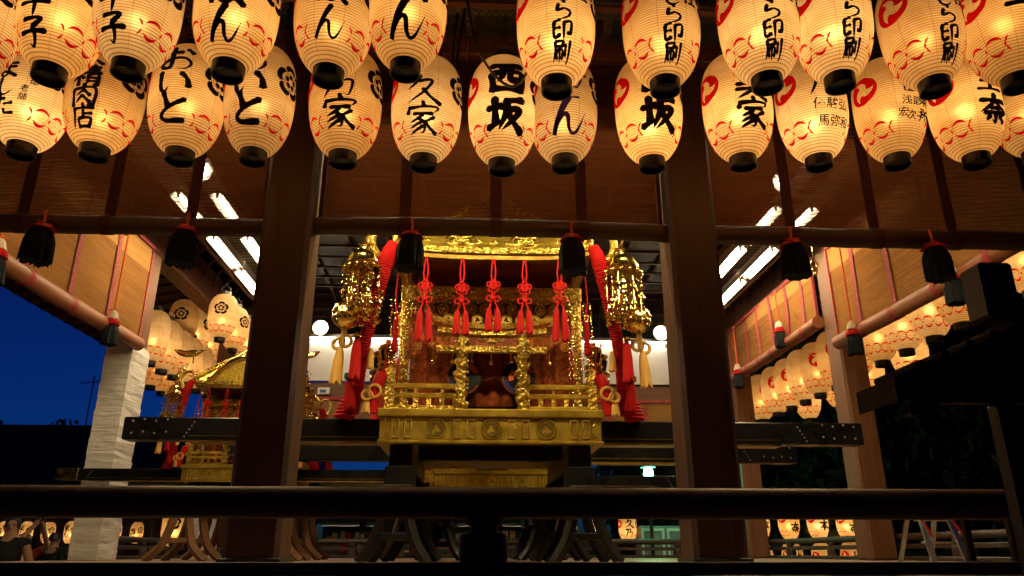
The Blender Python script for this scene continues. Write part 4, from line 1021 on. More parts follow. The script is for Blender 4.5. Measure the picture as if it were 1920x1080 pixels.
    for sx in (-1, 1): put('swirl_roundel', ROUND_TOMOE, t, (sx * .86, -.91, 2.675), None, .05)
    # brackets and cusped board under the eave
    B(MB().box(-.86, .86, -.84, .84, 2.752, 2.90), 'bracket_wall', 'lacquer_brown')
    for sx in (-1, 1):
        mb = MB(); mb.box(sx * .72 - .06, sx * .72 + .06, -.93, -.845, 2.755, 2.88, .006); mb.box(sx * .72 - .035, sx * .72 + .035, -.96, -.932, 2.77, 2.80, .004)
        B(mb, 'bracket', 'brass_dark')
    pts = [(-.62, 2.76)] + [(-.62 + .04 * i, 2.76 + .03 * (i / 6) ** 2 + .01 * sin(i)) for i in range(1, 7)] + [(-.30, 2.84), (.30, 2.84)] + [(.62 - .04 * i, 2.76 + .03 * (i / 6) ** 2) for i in range(6, 0, -1)] + [(.62, 2.76)]
    B(MB().prism(pts, -.868, -.845), 'cusped_board', 'wood_x')
    # brocade, mirrors and drums inside the front opening
    def fold(u, v): return (-.36 + .72 * u, -.80 - .018 * sin(u * 26) * (.3 + .7 * v) - .01, 2.05 - .56 * v)
    B(MB().grid(fold, 48, 4), 'brocade_curtain', 'brocade')
    for sx in (-1, 1):
        def fold2(u, v, sx=sx): return (sx * (.40 + .40 * u), -.785 - .014 * sin(u * 20), 2.22 - .78 * v)
        B(MB().grid(fold2, 30, 4), 'brocade_curtain', 'brocade')
        x = sx * .275
        dr = B(MB().lathe([(.02, -.03), (.165, -.03), (.17, -.02), (.17, .03), (.02, .03)], 32), 'drum', 'cloth_dark')
        dr.location = (x, -.90, 1.76); dr.rotation_euler = (pi / 2, 0, 0)
        mb = MB(); ring_sector(mb, lambda a, b, l: (a, b, .032), .148, .172, R(180), R(330), 0, 32); r1 = mb.build('drum_rim', 'lacquer_brown', dr, 0)
        mb = MB(); ring_sector(mb, lambda a, b, l: (a, b, .034), .115, .147, R(190), R(290), 0, 18); mb.build('drum_inlay', 'blue_enamel', dr, 0)
        mb = MB(); ring_sector(mb, lambda a, b, l: (a, b, .036), .10, .16, R(20), R(70), 0, 10); ring_sector(mb, lambda a, b, l: (a, b, .036), .05, .1, R(120), R(200), 0, 10); mb.build('drum_inlay', 'cord_orange', dr, 0)
    # hanging roundels in three rows
    for row, (z, n, me, hw, r) in enumerate(((2.50, 12, ROUND_MOK, .80, .058), (2.385, 9, ROUND_TOMOE, .60, .062), (2.19, 8, ROUND_TOMOE, .66, .055), (2.10, 9, ROUND_MOK, .76, .045))):
        for i in range(n):
            x = -hw + 2 * hw * i / (n - 1)
            o = put('flower_roundel' if me is ROUND_MOK else 'swirl_roundel', me, t, (x, -.88 - .01 * (i % 2), z), (0, random.uniform(-.3, .3), 0), r)
    mb = MB()
    for i in range(40): mb.ball((-.82 + 1.64 * i / 39, -.88, 2.575), .016, 6)
    stuff(B(mb, 'bead_row', 'gold_polished'))
    for i in range(7): B(MB().ball((-.6 + 1.2 * i / 6, -.86, 1.93), .028, 10).tube([(-.6 + 1.2 * i / 6, -.86, 1.95), (-.6 + 1.2 * i / 6, -.86, 2.05)], .004, 4), 'small_bell', 'gold_polished')
    # coral and gold bead curtains at the body corners
    for sx in (-1, 1):
        rnd = random.Random(5); mb = MB(); mr = MB()
        for q in range(7):
            x = sx * (.79 + .04 * q) ; y = -.98 + .015 * (q % 3)
            for k in range(30):
                z = 2.56 - k * .034
                m_ = mr if rnd.random() < .3 else mb
                c = (x + rnd.uniform(-.012, .012), y + rnd.uniform(-.02, .02), z); m_.ball(c, rnd.uniform(.007, .014), 5)
        stuff(B(mb, 'bead_curtain', 'gold_polished')); stuff(B(mr, 'coral_beads', 'cord_orange'))
    # roof: concave hipped, thick eave, hips ending in curls
    E, ET = .98, 2.985
    RP = [(1.0, 0), (.875, .155), (.75, .32), (.60, .49), (.43, .66), (.29, .86), (.20, 1.0)]
    def rf(u, k):          # u 0 eave .. 1 top, returns half width and z
        q = min(u * 6, 5.999); i_ = int(q); f_ = q - i_
        return E * (RP[i_][0] + (RP[i_ + 1][0] - RP[i_][0]) * f_), ET + 1.03 * (RP[i_][1] + (RP[i_ + 1][1] - RP[i_][1]) * f_)
    nu = 14
    for side in range(4):
        def fn(a, b, side=side):
            h, z = rf(b, 0); h2 = h * 1.16; q = -1 + 2 * a
            z += .07 * abs(q) ** 4 * (1 - b) ** 2
            x, y = [(q * h, -h2 + .0), (h, q * h2), (-q * h, h2), (-h, -q * h2)][side]
            yo = 0
            return (x * (1.0 if side % 2 else 1.0), y * (1.22 if 1 else 1), z)
        ro = B(MB().grid(fn, 20, nu), 'roof_slope', 'gold_aged' if style == 0 else 'gold_plain', t, 60)
        if side == 0:
            roof0 = ro
    ys = -E * 1.16 * 1.22
    def pt_on(u, q):
        h, z = rf(u, 0); return Vector((q * h, -h * 1.16 * 1.22, z + .07 * abs(q) ** 4 * (1 - u) ** 2))
    for q in (-.5, .5):
        c = pt_on(.16, q * .62 / .8); tl = math.atan2(pt_on(.22, 0).z - pt_on(.1, 0).z, pt_on(.22, 0).y - pt_on(.1, 0).y)
        mb = MB().torus((0, 0, 0), .155, .014, n=32).torus((0, 0, 0), .10, .010, n=24).torus((0, 0, 0), .12, .006, n=24)
        for k in range(6): a = k * pi / 3; mb.torus((.055 * cos(a), 0, .055 * sin(a)), .035, .009, n=10)
        mb.ball((0, 0, 0), .025, 8)
        o = mb.build('roof_roundel', 'gold_plain', roof0, 40); o.location = c; o.rotation_euler = (tl - pi / 2, 0, 0)
    for q in (-.86, 0, .86, -.2, .2):
        c = pt_on(.12, q * .9); mb = MB()
        for k in range(5): a = k * 2 * pi / 5; mb.torus((.024 * cos(a), 0, .024 * sin(a)), .02, .007, n=8)
        o = mb.build('roof_flower', 'gold_plain', roof0, 40); o.location = c; o.rotation_euler = (tl - pi / 2, 0, 0)
    # eave band
    def band(z0, z1, ex, mat, name):
        h, h2 = E + ex, E * 1.16 * 1.22 + ex
        mb = MB(); n = 16; L = []
        for k, (a, b) in enumerate((((-h, -h2), (h, -h2)), ((h, -h2), (h, h2)), ((h, h2), (-h, h2)), ((-h, h2), (-h, -h2)))):
            for i in range(n):
                q = -1 + 2 * i / n; L.append((a[0] + (b[0] - a[0]) * i / n, a[1] + (b[1] - a[1]) * i / n, .07 * abs(q) ** 4))
        m = len(L); vs = [(x, y, z0 + d) for x, y, d in L] + [(x, y, z1 + d) for x, y, d in L] + [(x * .93, y * .93, z1 + d) for x, y, d in L] + [(x * .93, y * .93, z0 + d) for x, y, d in L]
        F = [(r_ * m + i, r_ * m + (i + 1) % m, ((r_ + 1) % 4) * m + (i + 1) % m, ((r_ + 1) % 4) * m + i) for r_ in range(4) for i in range(m)]
        return B(mb.add(vs, F), name, mat)
    band(2.925, 2.988, .015, 'gold_carved', 'eave_band'); band(2.868, 2.924, -.005, 'brass_dark', 'eave_soffit_band')
    B(MB().box(-.92, .92, -1.30, 1.30, 2.90, 2.922), 'soffit', 'lacquer_brown')
    rp = B(MB().lathe([(.30, 3.98), (.31, 4.03), (.25, 4.05), (.24, 4.10), (.19, 4.12), (.12, 4.14), (.10, 4.17)], 4, (0, 0, 0)), 'finial_base', 'gold_plain')
    rp.rotation_euler = (0, 0, pi / 4)
    B(MB().ball((0, 0, 4.285), .15, 26, .9), 'ball_finial', 'gold_polished')
    for sx in (-1, 1):
        for sy in (-1, 1):
            hip = [Vector((sx * rf(u, 0)[0], sy * rf(u, 0)[0] * 1.16 * 1.22, rf(u, 0)[1] + .07 * (1 - u) ** 2 + .02)) for u in [k / 12 for k in range(13)]]
            B(MB().tube(hip, [.052 - .001 * k for k in range(13)], 10), 'hip_ridge', 'gold_plain')
            c = put('roof_curl', CURLM, t, (sx * 1.06, sy * 1.43, 3.04), (0, 0, 0 if sx > 0 else pi)); c.rotation_euler = (0, 0, (0 if sx > 0 else pi) + sx * sy * .25)
            if style == 1 and sy < 0:       # gilt swallow riding on the curl
                bd = MB().tube(smooth_path([(sx * 1.45, -1.42, 3.63), (sx * 1.25, -1.42, 3.55), (sx * 1.05, -1.42, 3.56), (sx * .86, -1.42, 3.63)], 5), [.01, .02, .04, .055, .06, .065, .07, .07, .075, .075, .07, .06, .05, .035, .02, .008], 8)
                bd.tube([(sx * 1.05, -1.42, 3.35), (sx * 1.05, -1.42, 3.52)], .012, 6); B(bd, 'gilt_swallow', 'gold_polished')
    if style == 1:                          # bowed gable over the front eave
        arch = [(x, 3.02 + .44 * (cos(x / .62 * pi / 2) ** .8 if abs(x) < .62 else 0) + .02) for x in [-.72 + 1.44 * i / 24 for i in range(25)]]
        B(MB().tube([(x, -1.42, z) for x, z in arch], .05, 8), 'bowed_gable', 'gold_polished')
        B(MB().prism([(x, z) for x, z in arch] + [(.72, 3.0), (-.72, 3.0)], -1.39, -1.0), 'gable_panel', 'gold_aged')
    # ropes, canopies, bells and tassels at the corners
    for sx in (-1, 1):
        for sy in (-1, 1):
            mir = (1 if sx < 0 else -1, 1 if sy < 0 else -1, 1)
            if cords:
                put('wound_rope', ROPE, t, None, None, mir); put('coiled_rope_foot', LOOPS, t, None, None, mir)
            else:
                B(MB().tube(smooth_path([(sx * 1.0, sy * 1.42, 3.0), (sx * 1.12, sy * 1.4, 2.7), (sx * 1.3, sy * 1.3, 2.45)], 6), .07, 10), 'wound_rope', 'cord_red')
            if sy > 0: continue
            cx, cy_, cz = sx * 1.265, -1.52, 2.73
            can = put('ornament_canopy', CANOPY, t, (cx, cy_, cz), None, (1.15, 1.15, 1.08)); put('ornament_strands', STRANDS if sx < 0 else STRANDS2, can)
            B(MB().tube(smooth_path([(sx * 1.12, -1.46, 3.18), (sx * 1.20, -1.50, 3.24), (sx * 1.265, -1.52, 3.16), (sx * 1.265, -1.52, 3.05)], 5), .014, 6), 'ornament_hook', 'gold_polished')
            bl = put('bell', BELL, t, (sx * 1.42, -1.42, 2.245), (0, sx * .15, 0), 1.12)
            B(MB().tube([(sx * 1.40, -1.42, 2.37), (sx * 1.36, -1.43, 2.6)], .008, 5), 'bell_cord', 'cord_red')
            ts = put('tassel', TAS, t, (sx * 1.285, -1.47, 2.01), None, (.34, .30, .40)); put('tassel_cap', TASCAP, ts, (0, 0, .02), None, (1, 1, .8))
            ty = put('tassel', TASY, t, (sx * 1.445, -1.42, 1.92), (0, sx * -.06, 0), (.36, .30, .35))
            B(MB().torus((sx * 1.40, -1.42, 1.99), .055, .018, n=14).torus((sx * 1.47, -1.42, 1.96), .05, .018, n=14).tube([(sx * 1.42, -1.42, 2.12), (sx * 1.43, -1.42, 1.94)], .028, 8), 'gold_knot', 'cord_yellow')
            tg = put('tassel', TAS, t, (sx * 1.40, -1.05, 1.70), (0, sx * .10, 0), (.36, .3, .30))
            B(MB().box(sx * 1.40 - .045, sx * 1.40 + .045, -1.10, -1.0, 1.70, 1.76, .01), 'green_binding', 'cord_green')
            put('tassel', TASY, t, (sx * 1.17, -1.3, 1.95), None, (.22, .22, .2))
            # urns and cords beside the fence
            put('urn_bell', URN, t, (sx * 1.06, -.86, 1.66), None, (1., 1., 1.05)); put('urn_bell', URN, t, (sx * 1.16, -.62, 1.62), None, 1.1)
            B(MB().torus((sx * 1.13, -1.18, 1.56), .06, .016, n=16).torus((sx * 1.20, -1.18, 1.52), .045, .016, n=14), 'yellow_loop', 'cord_yellow')
            B(MB().tube(smooth_path([(sx * 1.08, -1.08, 1.75), (sx * 1.12, -1.12, 1.6), (sx * 1.15, -1.12, 1.36)], 8), .06, 10), 'side_rope', 'cord_red')
            put('tassel', TASY, t, (sx * 1.20, -1.16, 1.48), None, (.26, .22, .13))
            # side tassels of the roof
            ts = put('tassel', TAS, t, (sx * .985, -.95, 2.42), None, (.20, .20, .42)); put('tassel_cap', TASCAP, ts, None, None, (.9, .9, .4))
            B(MB().tube([(sx * .985, -.95, 2.42), (sx * 1.0, -.95, 2.62), (sx * .985, -.95, 2.86)], .010, 6), 'tassel_cord', 'cord_red')
    # five knotted cords along the front eave
    for x, dz, ln in ((-.67, .0, .33), (-.31, -.015, .24), (0, .02, .24), (.31, .0, .24), (.66, .02, .33)):
        y = -1.385
        mb = MB()
        for s_ in (-1, 1): mb.tube(smooth_path([(x + s_ * .006, y, 2.87), (x + s_ * .022, y, 2.72), (x + s_ * .008, y, 2.62)], 5), .0085, 6).tube([(x + s_ * .010, y, 2.52 + dz), (x + s_ * .012, y, 2.42 + dz), (x + s_ * .038, y, 2.33 + dz)], .0085, 6)
        mb.add([(a + x, b + y, c + 2.565 + dz) for a, b, c in KNOT.v], KNOT.f)
        for s_ in (-1, 1): mb.torus((x + s_ * .04, y, 2.43 + dz), .028, .008, n=12, m=6)
        mb.ball((x, y, 2.43 + dz), .022, 8)
        kc = B(mb, 'knotted_cord', 'cord_red')
        for s_ in (-1, 1): put('tassel', TAS, kc, (x + s_ * .040, y + .005 * s_, 2.335 + dz), (0, s_ * -.03, 0), (.235, .2, ln))
    return t
shrine('large gilded portable shrine in the middle of the stage, red ropes and torii gate', (.19, 8.35, 0), 1., 'portable shrines', 0)
shrine('smaller gilded portable shrine at the left rear, under the far lanterns', (-3.0, 10.78, .24), .66, 'portable shrines', 1, True)
shrine('gilded portable shrine directly behind the large one, mostly hidden', (.29, 11.5, .05), .80, 'portable shrines', 1, False)

# ------------------------------------------------------------------ trestles under the shrines
def trestle(label, x, y, h, mat, w=.32, grp='trestles under the shrines', spread=.30):
    t = thing('trestle', label, 'trestle', (x, y, 0), 0, grp)
    MB().box(-.15, .15, -w * 1.3, w * 1.3, h - .13, h, .012).build('top_block', mat, t)
    for sy in (-1, 1):
        for sx in (-1, 1):
            pth = smooth_path([(sx * .085, sy * w, h - .12), (sx * .11, sy * w, h * .6), (sx * .19, sy * w * 1.1, h * .25), (sx * spread, sy * w * 1.15, .004)], 6)
            MB().tube(pth, .058, 4, sq=.8).build('leg', mat, t, 30)
        MB().box(-.17, .17, sy * w * 1.05 - .02, sy * w * 1.05 + .02, h * .3, h * .3 + .06, .006).build('stretcher', mat, t)
    return t
for sx, a in ((-1, 'left'), (1, 'right')):
    for sy, b in ((-1, 'front'), (1, 'rear')):
        trestle('black curved-leg trestle under the %s %s foot of the large shrine' % (b, a), .19 + sx * .86, 8.35 + sy * .95, .674, 'lacquer_black')
        trestle('brown wooden trestle under the %s %s foot of the left rear shrine' % (b, a), -3.0 + sx * .57, 10.78 + sy * .65, .684, 'trestle_wood', .26, spread=.36)
        trestle('black trestle under the %s %s foot of the hidden rear shrine' % (b, a), .29 + sx * .69, 11.5 + sy * .78, .589, 'lacquer_black', .28)
# ------------------------------------------------------------------ small roofed stand in front at right
OS = (2.6, 2.6, -1.3)
t = thing('roofed_stand', 'dark wooden stand with a sloping bark roof at the right edge', 'roofed stand', OS)
def loc_(mb, o=OS): mb.v = [(a - o[0], b - o[1], c - o[2]) for a, b, c in mb.v]; return mb
RX, RZ, EX, EZ = 2.62, 1.20, 1.46, .665
for s in (1, -1):
    X = lambda x: RX - s * (RX - x)
    n = 12; prof = [(EX + (RX - EX) * i / n, EZ + (RZ - EZ) * i / n - .03 * sin(pi * i / n)) for i in range(n + 1)]
    poly = [(X(x), z) for x, z in prof] + [(X(x), z - .085 + .02 * (x - EX)) for x, z in reversed(prof)]
    loc_(MB().prism(poly, 2.47, 2.74)).build('bark_roof', 'thatch', t, 30)
    poly = [(X(x + .05), z - .09) for x, z in prof] + [(X(x + .05), z - .13) for x, z in reversed(prof)]
    loc_(MB().prism(poly, 2.49, 2.53)).build('barge_board', 'rail_wood', t, 30)
    for i in range(1, 11):
        x, z = prof[i]; loc_(MB().tube([(X(x), 2.455, z + .008), (X(x), 2.75, z + .008)], .016, 7)).build('roof_batten', 'thatch', t)
loc_(MB().box(1.875, 2.005, 2.49, 2.62, .90, 1.115, .012)).build('roof_block', 'rail_wood', t)
loc_(MB().box(1.56, 3.65, 2.56, 2.63, .60, .725, .01)).build('lintel', 'wood_x', t)
for x in (1.88, 3.25): loc_(MB().box(x, x + .075, 2.56, 2.63, -1.3, .598, .008)).build('post', 'wood_z', t)
loc_(MB().box(1.96, 3.25, 2.58, 2.61, -1.1, -.2, .01)).build('notice_panel', 'wood_x', t)

# ------------------------------------------------------------------ things standing at the right of the stage
t = thing('step_ladder', 'aluminium step ladder with red straps standing at the right rear', 'ladder', (4.75, 7.6, 0))
for s, x in ((-1, -.17), (1, .17)):
    MB().tube([(x, .0, .001), (x * .8, .22, .62)], .038, 4, sq=.5).build('side_rail', 'aluminium', t)
    MB().tube([(x, .62, .001), (x * .8, .30, .62)], .03, 4, sq=.5).build('rear_leg', 'aluminium', t)
    MB().tube([(x * .9 - .16, .0, .56), (x * .95, -.035, .24)], .018, 4, sq=.4).build('red_strap', 'cord_red', t)
for z in (.2, .42, .62): MB().box(-.17, .17, .06 + z * .3 - .06, .06 + z * .3 + .06, z - .02, z, .004).build('tread', 'aluminium', t)
t = thing('wooden_table', 'low pale plank table behind the right end of the railing', 'table', (3.45, 4.5, 0))
MB().box(-.45, .45, -.25, .25, .285, .315, .005).build('table_top', 'lwood_x', t)
for x in (-.4, .36):
    for y in (-.22, .18): MB().box(x, x + .04, y, y + .04, .001, .284, .004).build('leg', 'wood_z', t)
t = thing('storage_cabinet', 'grey storage cabinet with white door frames beyond the stage', 'cabinet', (4.25, 17.2, -1.3))
MB().box(-.55, .55, -.3, .3, 0, 1.95, .01).build('carcass', 'paint_grey', t)
for x in (-.28, .28):
    d = MB().box(x - .25, x + .25, -.33, -.303, .05, 1.9, .008).build('door', 'paint_grey', t)
    MB().box(x - .25, x - .20, -.345, -.331, .05, 1.9).box(x + .2, x + .25, -.345, -.331, .05, 1.9).box(x - .2, x + .2, -.345, -.331, 1.84, 1.9).build('door_frame', 'paint_white', d)
    MB().tube([(x, -.35, 1.0), (x, -.35, 1.15)], .01, 6).build('handle', 'aluminium', d)
t = thing('green_lamp', 'green lamp on a post shining beyond the stage', 'lamp', (3.84, 16.4, -1.3))
MB().tube([(0, 0, 0), (0, 0, 2.86)], .04, 10).build('post', 'iron_dark', t)
MB().lathe([(.17, 3.14), (.16, 3.17), (.05, 3.20)], 16).build('hood', 'paint_grey', t)
MB().lathe([(.02, 2.87), (.08, 2.90), (.11, 3.0), (.09, 3.10), (.02, 3.135)], 14).build('lamp_globe', 'green_glow', t)
ld = bpy.data.lights.new('green_light', 'POINT'); ld.energy = 30; ld.color = (.12, 1., .45); ld.shadow_soft_size = .12
lo = bpy.data.objects.new('green_light', ld); COL.objects.link(lo); lo.parent = t; lo.location = (0, -.2, 3.0)

# ------------------------------------------------------------------ lantern racks and stall in the precinct behind
def rack(label, x0, x1, y, z0, z1):
    t = thing('lantern_rack', label, 'rack', ((x0 + x1) / 2, y + .35, -1.3)); h = (x1 - x0) / 2
    for x in (-h, 0, h): MB().box(x - .05, x + .05, -.04, .04, 0, z1 + 1.3 + .15, .006).build('upright', 'wood_z', t)
    for z in (z0, z1): MB().box(-h - .1, h + .1, -.05, -.041 + .1, z + 1.3, z + 1.38, .006).build('bar', 'wood_x', t)
    MB().box(-h - .3, h + .3, -.9, .5, z1 + 1.47, z1 + 1.55, .01).build('rack_roof', 'wood_x', t)
rack('wooden rack of lit lanterns seen under the railing at far left', -24, -12, 30, -.1, 1.4)
k = 0
for i in range(15):
    x = -23.6 + i * .8
    lantern('small lit lantern on the far left rack, %s from the left' % ORD[i], (x, 30, .42), [('ん', 0, .4, .22), ('家', 0, .62, .18)] if i % 2 else [('西', 0, .5, .2), ('と', 0, .28, .2)], 1.0, R(-18), 1.0, 'lanterns on the far left rack', True, 'both', wire=False)
rack('wooden rack of lit lanterns seen under the railing at right', 5.6, 9.2, 17.6, -.35, .95)
for i in range(5):
    for j in range(2):
        lantern('lit lantern on the right rack, %s shelf, %s from the left' % (('lower', 'upper')[j], ORD[i]), (5.95 + i * .68, 17.6, -.45 + j * .82), [('奈', 0, .35, .2)] if (i + j) % 2 else [('本', 0, .4, .2), ('山', 0, .62, .16)], 1.0, R(14), 1.2, 'lanterns on the right rack', True, 'both', wire=False)
for i, (x, z) in enumerate(((2.15, .12), (2.72, .30), (3.45, .30))):
    lantern('lit lantern low behind the stage near the green lamp, %s from the left' % ORD[i], (x, 17.0, z), [('久', 0, .55, .2), ('乃', 0, .32, .2)], .85, 0, 1.1, 'low lanterns behind the stage', True, 'both')
lantern('lantern with a big black crest between the legs of the brown trestle', (-6.35, 17.3, .12), (), 1.25, R(12), .9, 'low lanterns behind the stage', True, 'mok')
t = thing('stall', 'long lit market stall behind the stage under the shrine', 'stall', (-1.2, 25, -1.3))
MB().box(-3.6, 3.6, -.5, .5, 0, .9, .01).build('counter', 'wood_x', t)
MB().box(-3.6, 3.6, .9, .95, 0, 2.3).build('back_panel', 'plaster', t)
MB().box(-3.9, 3.9, -1., 1.1, 2.3, 2.4, .01).build('stall_roof', 'roof_tile', t)
for x in (-3.5, 0, 3.5): MB().box(x - .05, x + .05, -.9, -.8, 0, 2.3, .005).build('post', 'wood_z', t)
for z in (1.35, 1.75): MB().box(-3.5, 3.5, .6, .89, z, z + .03).build('shelf', 'lwood_x', t)
rnd = random.Random(11)
for z in (.9, 1.38, 1.78):
    x = -3.4
    while x < 3.4:
        w_ = rnd.uniform(.08, .2); h_ = rnd.uniform(.1, .28); y_ = -.3 if z < 1 else .66
        MB().box(x, x + w_, y_, y_ + .1, z + .031, z + .031 + h_, .008).build('packet', rnd.choice(['cloth_white', 'cord_red', 'cord_yellow', 'lwood_x', 'paint_grey', 'cord_green']), t)
        x += w_ + rnd.uniform(.03, .16)
for i in range(5):
    tube_light('fluorescent tube on the far stall, %s from the left' % ORD[i], (-4.0 + i * 1.4, 24.3, .93), 0, 1.1, 'lamps on the far stall', 'stall_tube')
for i in range(4):
    tube_light('fluorescent tube over the far left rack, %s from the left' % ORD[i], (-22.4 + i * 2.9, 29.7, 1.42), 0, 2.0, 'lamps over the far left rack', 'stall_tube')

# ------------------------------------------------------------------ buildings and trees round the precinct
def hall(label, x0, x1, y, d, zr, ze):
    t = thing('shrine_hall', label, 'building', ((x0 + x1) / 2, y + d / 2, -1.3)); h = (x1 - x0) / 2
    zr += 1.3; ze += 1.3
    MB().box(-h + 1, h - 1, -d / 2 + 1, d / 2 - 1, 0, ze + .1).build('wall', 'plaster', t, 0)
    MB().add([(-h, -d / 2, ze), (h, -d / 2, ze), (h, 0, zr), (-h, 0, zr), (-h, d / 2, ze), (h, d / 2, ze)], [(0, 1, 2, 3), (3, 2, 5, 4), (0, 3, 4), (1, 5, 2), (0, 4, 5, 1)]).build('roof', 'roof_tile', t, 0)
    MB().tube([(-h, 0, zr + .05), (h, 0, zr + .05)], .16, 8).build('ridge', 'roof_tile', t)
    mb = MB()
    n = int(2 * h / .45)
    for i in range(n):
        x = -h + .2 + i * .45
        MB().tube([(x, -d / 2, ze + .03), (x, -.1, zr + .03)], .06, 6).build('tile_row', 'roof_tile', t)
    for i in range(int(2 * h / 2.2)):
        x = -h + 1.6 + i * 2.2
        w_ = MB().box(x - .5, x + .5, -d / 2 + .95, -d / 2 + .998, 1.0, 2.1).build('window', 'wood_x', t, 0)
        for q in range(5): MB().box(x - .42 + q * .2, x - .38 + q * .2, -d / 2 + .93, -d / 2 + .949, 1.0, 2.1).build('lattice_bar', 'wood_z', w_, 0)
    return t
hall('long dark hall with a low tiled roof across the precinct at left', -38, -7.4, 34, 9, 5.9, 3.0)
t = thing('tv_antenna', 'thin television antenna against the dusk sky', 'antenna', (-19.2, 38.4, 5.0))
MB().tube([(0, 0, 0), (0, 0, 3.6)], .03, 6).build('mast', 'iron_dark', t)
mb = MB().tube([(-.7, 0, 3.2), (.7, 0, 3.35)], .02, 5)
MB().tube([(-.7, 0, 3.2), (.7, 0, 3.35)], .02, 5).build('boom', 'iron_dark', t)
for i in range(6):
    x = -.6 + i * .24; MB().tube([(x, -.2, 3.1 + i * .027), (x + .05, .2, 3.36 + i * .027)], .012, 4).build('element', 'iron_dark', t)
def tree(label, loc, h, r, seed, nleaf=15000):
    rnd = random.Random(seed); t = thing('tree', label, 'tree', loc, rnd.uniform(0, 6), 'trees round the precinct')
    mb = MB().tube(smooth_path([(0, 0, 0), (.1, .05, h * .3), (-.1, .1, h * .55), (0, 0, h * .85)], 5), [.32 * (1 - .045 * i) for i in range(16)], 8)
    cl = []
    for k in range(22):
        a = rnd.uniform(0, 6.28); z = h * rnd.uniform(.16, .92); q = r * rnd.uniform(.35, .85) * (1 - .5 * max(0, z / h - .6))
        e = (q * cos(a), q * sin(a), z + .6); cl.append((e, rnd.uniform(.28, .45) * r))
        mb.tube(smooth_path([(0, 0, z * .75), (e[0] * .5, e[1] * .5, z * .92), e], 4), [.11, .1, .09, .08, .07, .06, .05, .04, .03], 6)
    mb.build('trunk', 'bark', t, 50)
    vs = []; F = []
    for i in range(nleaf):
        c, cr = cl[i % len(cl)]
        d = Vector((rnd.gauss(0, 1), rnd.gauss(0, 1), rnd.gauss(0, .75))).normalized() * cr * rnd.random() ** .45
        p = Vector(c) + d; s = rnd.uniform(.12, .27)
        u = Vector((rnd.gauss(0, 1), rnd.gauss(0, 1), rnd.gauss(0, 1))).normalized(); v = u.orthogonal().normalized()
        k = len(vs); vs += [p - u * s, p + v * s * .45, p + u * s, p - v * s * .5]; F.append((k, k + 1, k + 2, k + 3))
    o = MB().add(vs, F).build('crown', 'leaf', t, 0, recalc=False)
    return t
tree('dark leafy tree behind the right side of the stage, nearest the stage', (10.5, 19.5, -1.3), 9.5, 3.8, 1)
tree('dark leafy tree far right beyond the roofed stand', (15.5, 18, -1.3), 10, 4.4, 2)
tree('tree lit green beside the green lamp', (6.3, 23.5, -1.3), 7.5, 3.0, 3)
tree('dark tree behind the lantern rack at right', (13, 26, -1.3), 12, 5, 4)
tree('dark tree far right behind the step ladder', (17, 25, -1.3), 11, 5.0, 12)
tree('broad dark tree at the right edge behind the others', (22, 21, -1.3), 11, 5.5, 13)
tree('dark tree behind the middle of the stage', (1.5, 33, -1.3), 6.0, 3.2, 5, 3000)
tree('rounded tree at the left picture edge behind the hall', (-24.0, 42, -1.3), 7.2, 3.0, 6, 9000)
tree('dark tree between the green lamp and the right pillar', (9.2, 27, -1.3), 11, 4.2, 8)

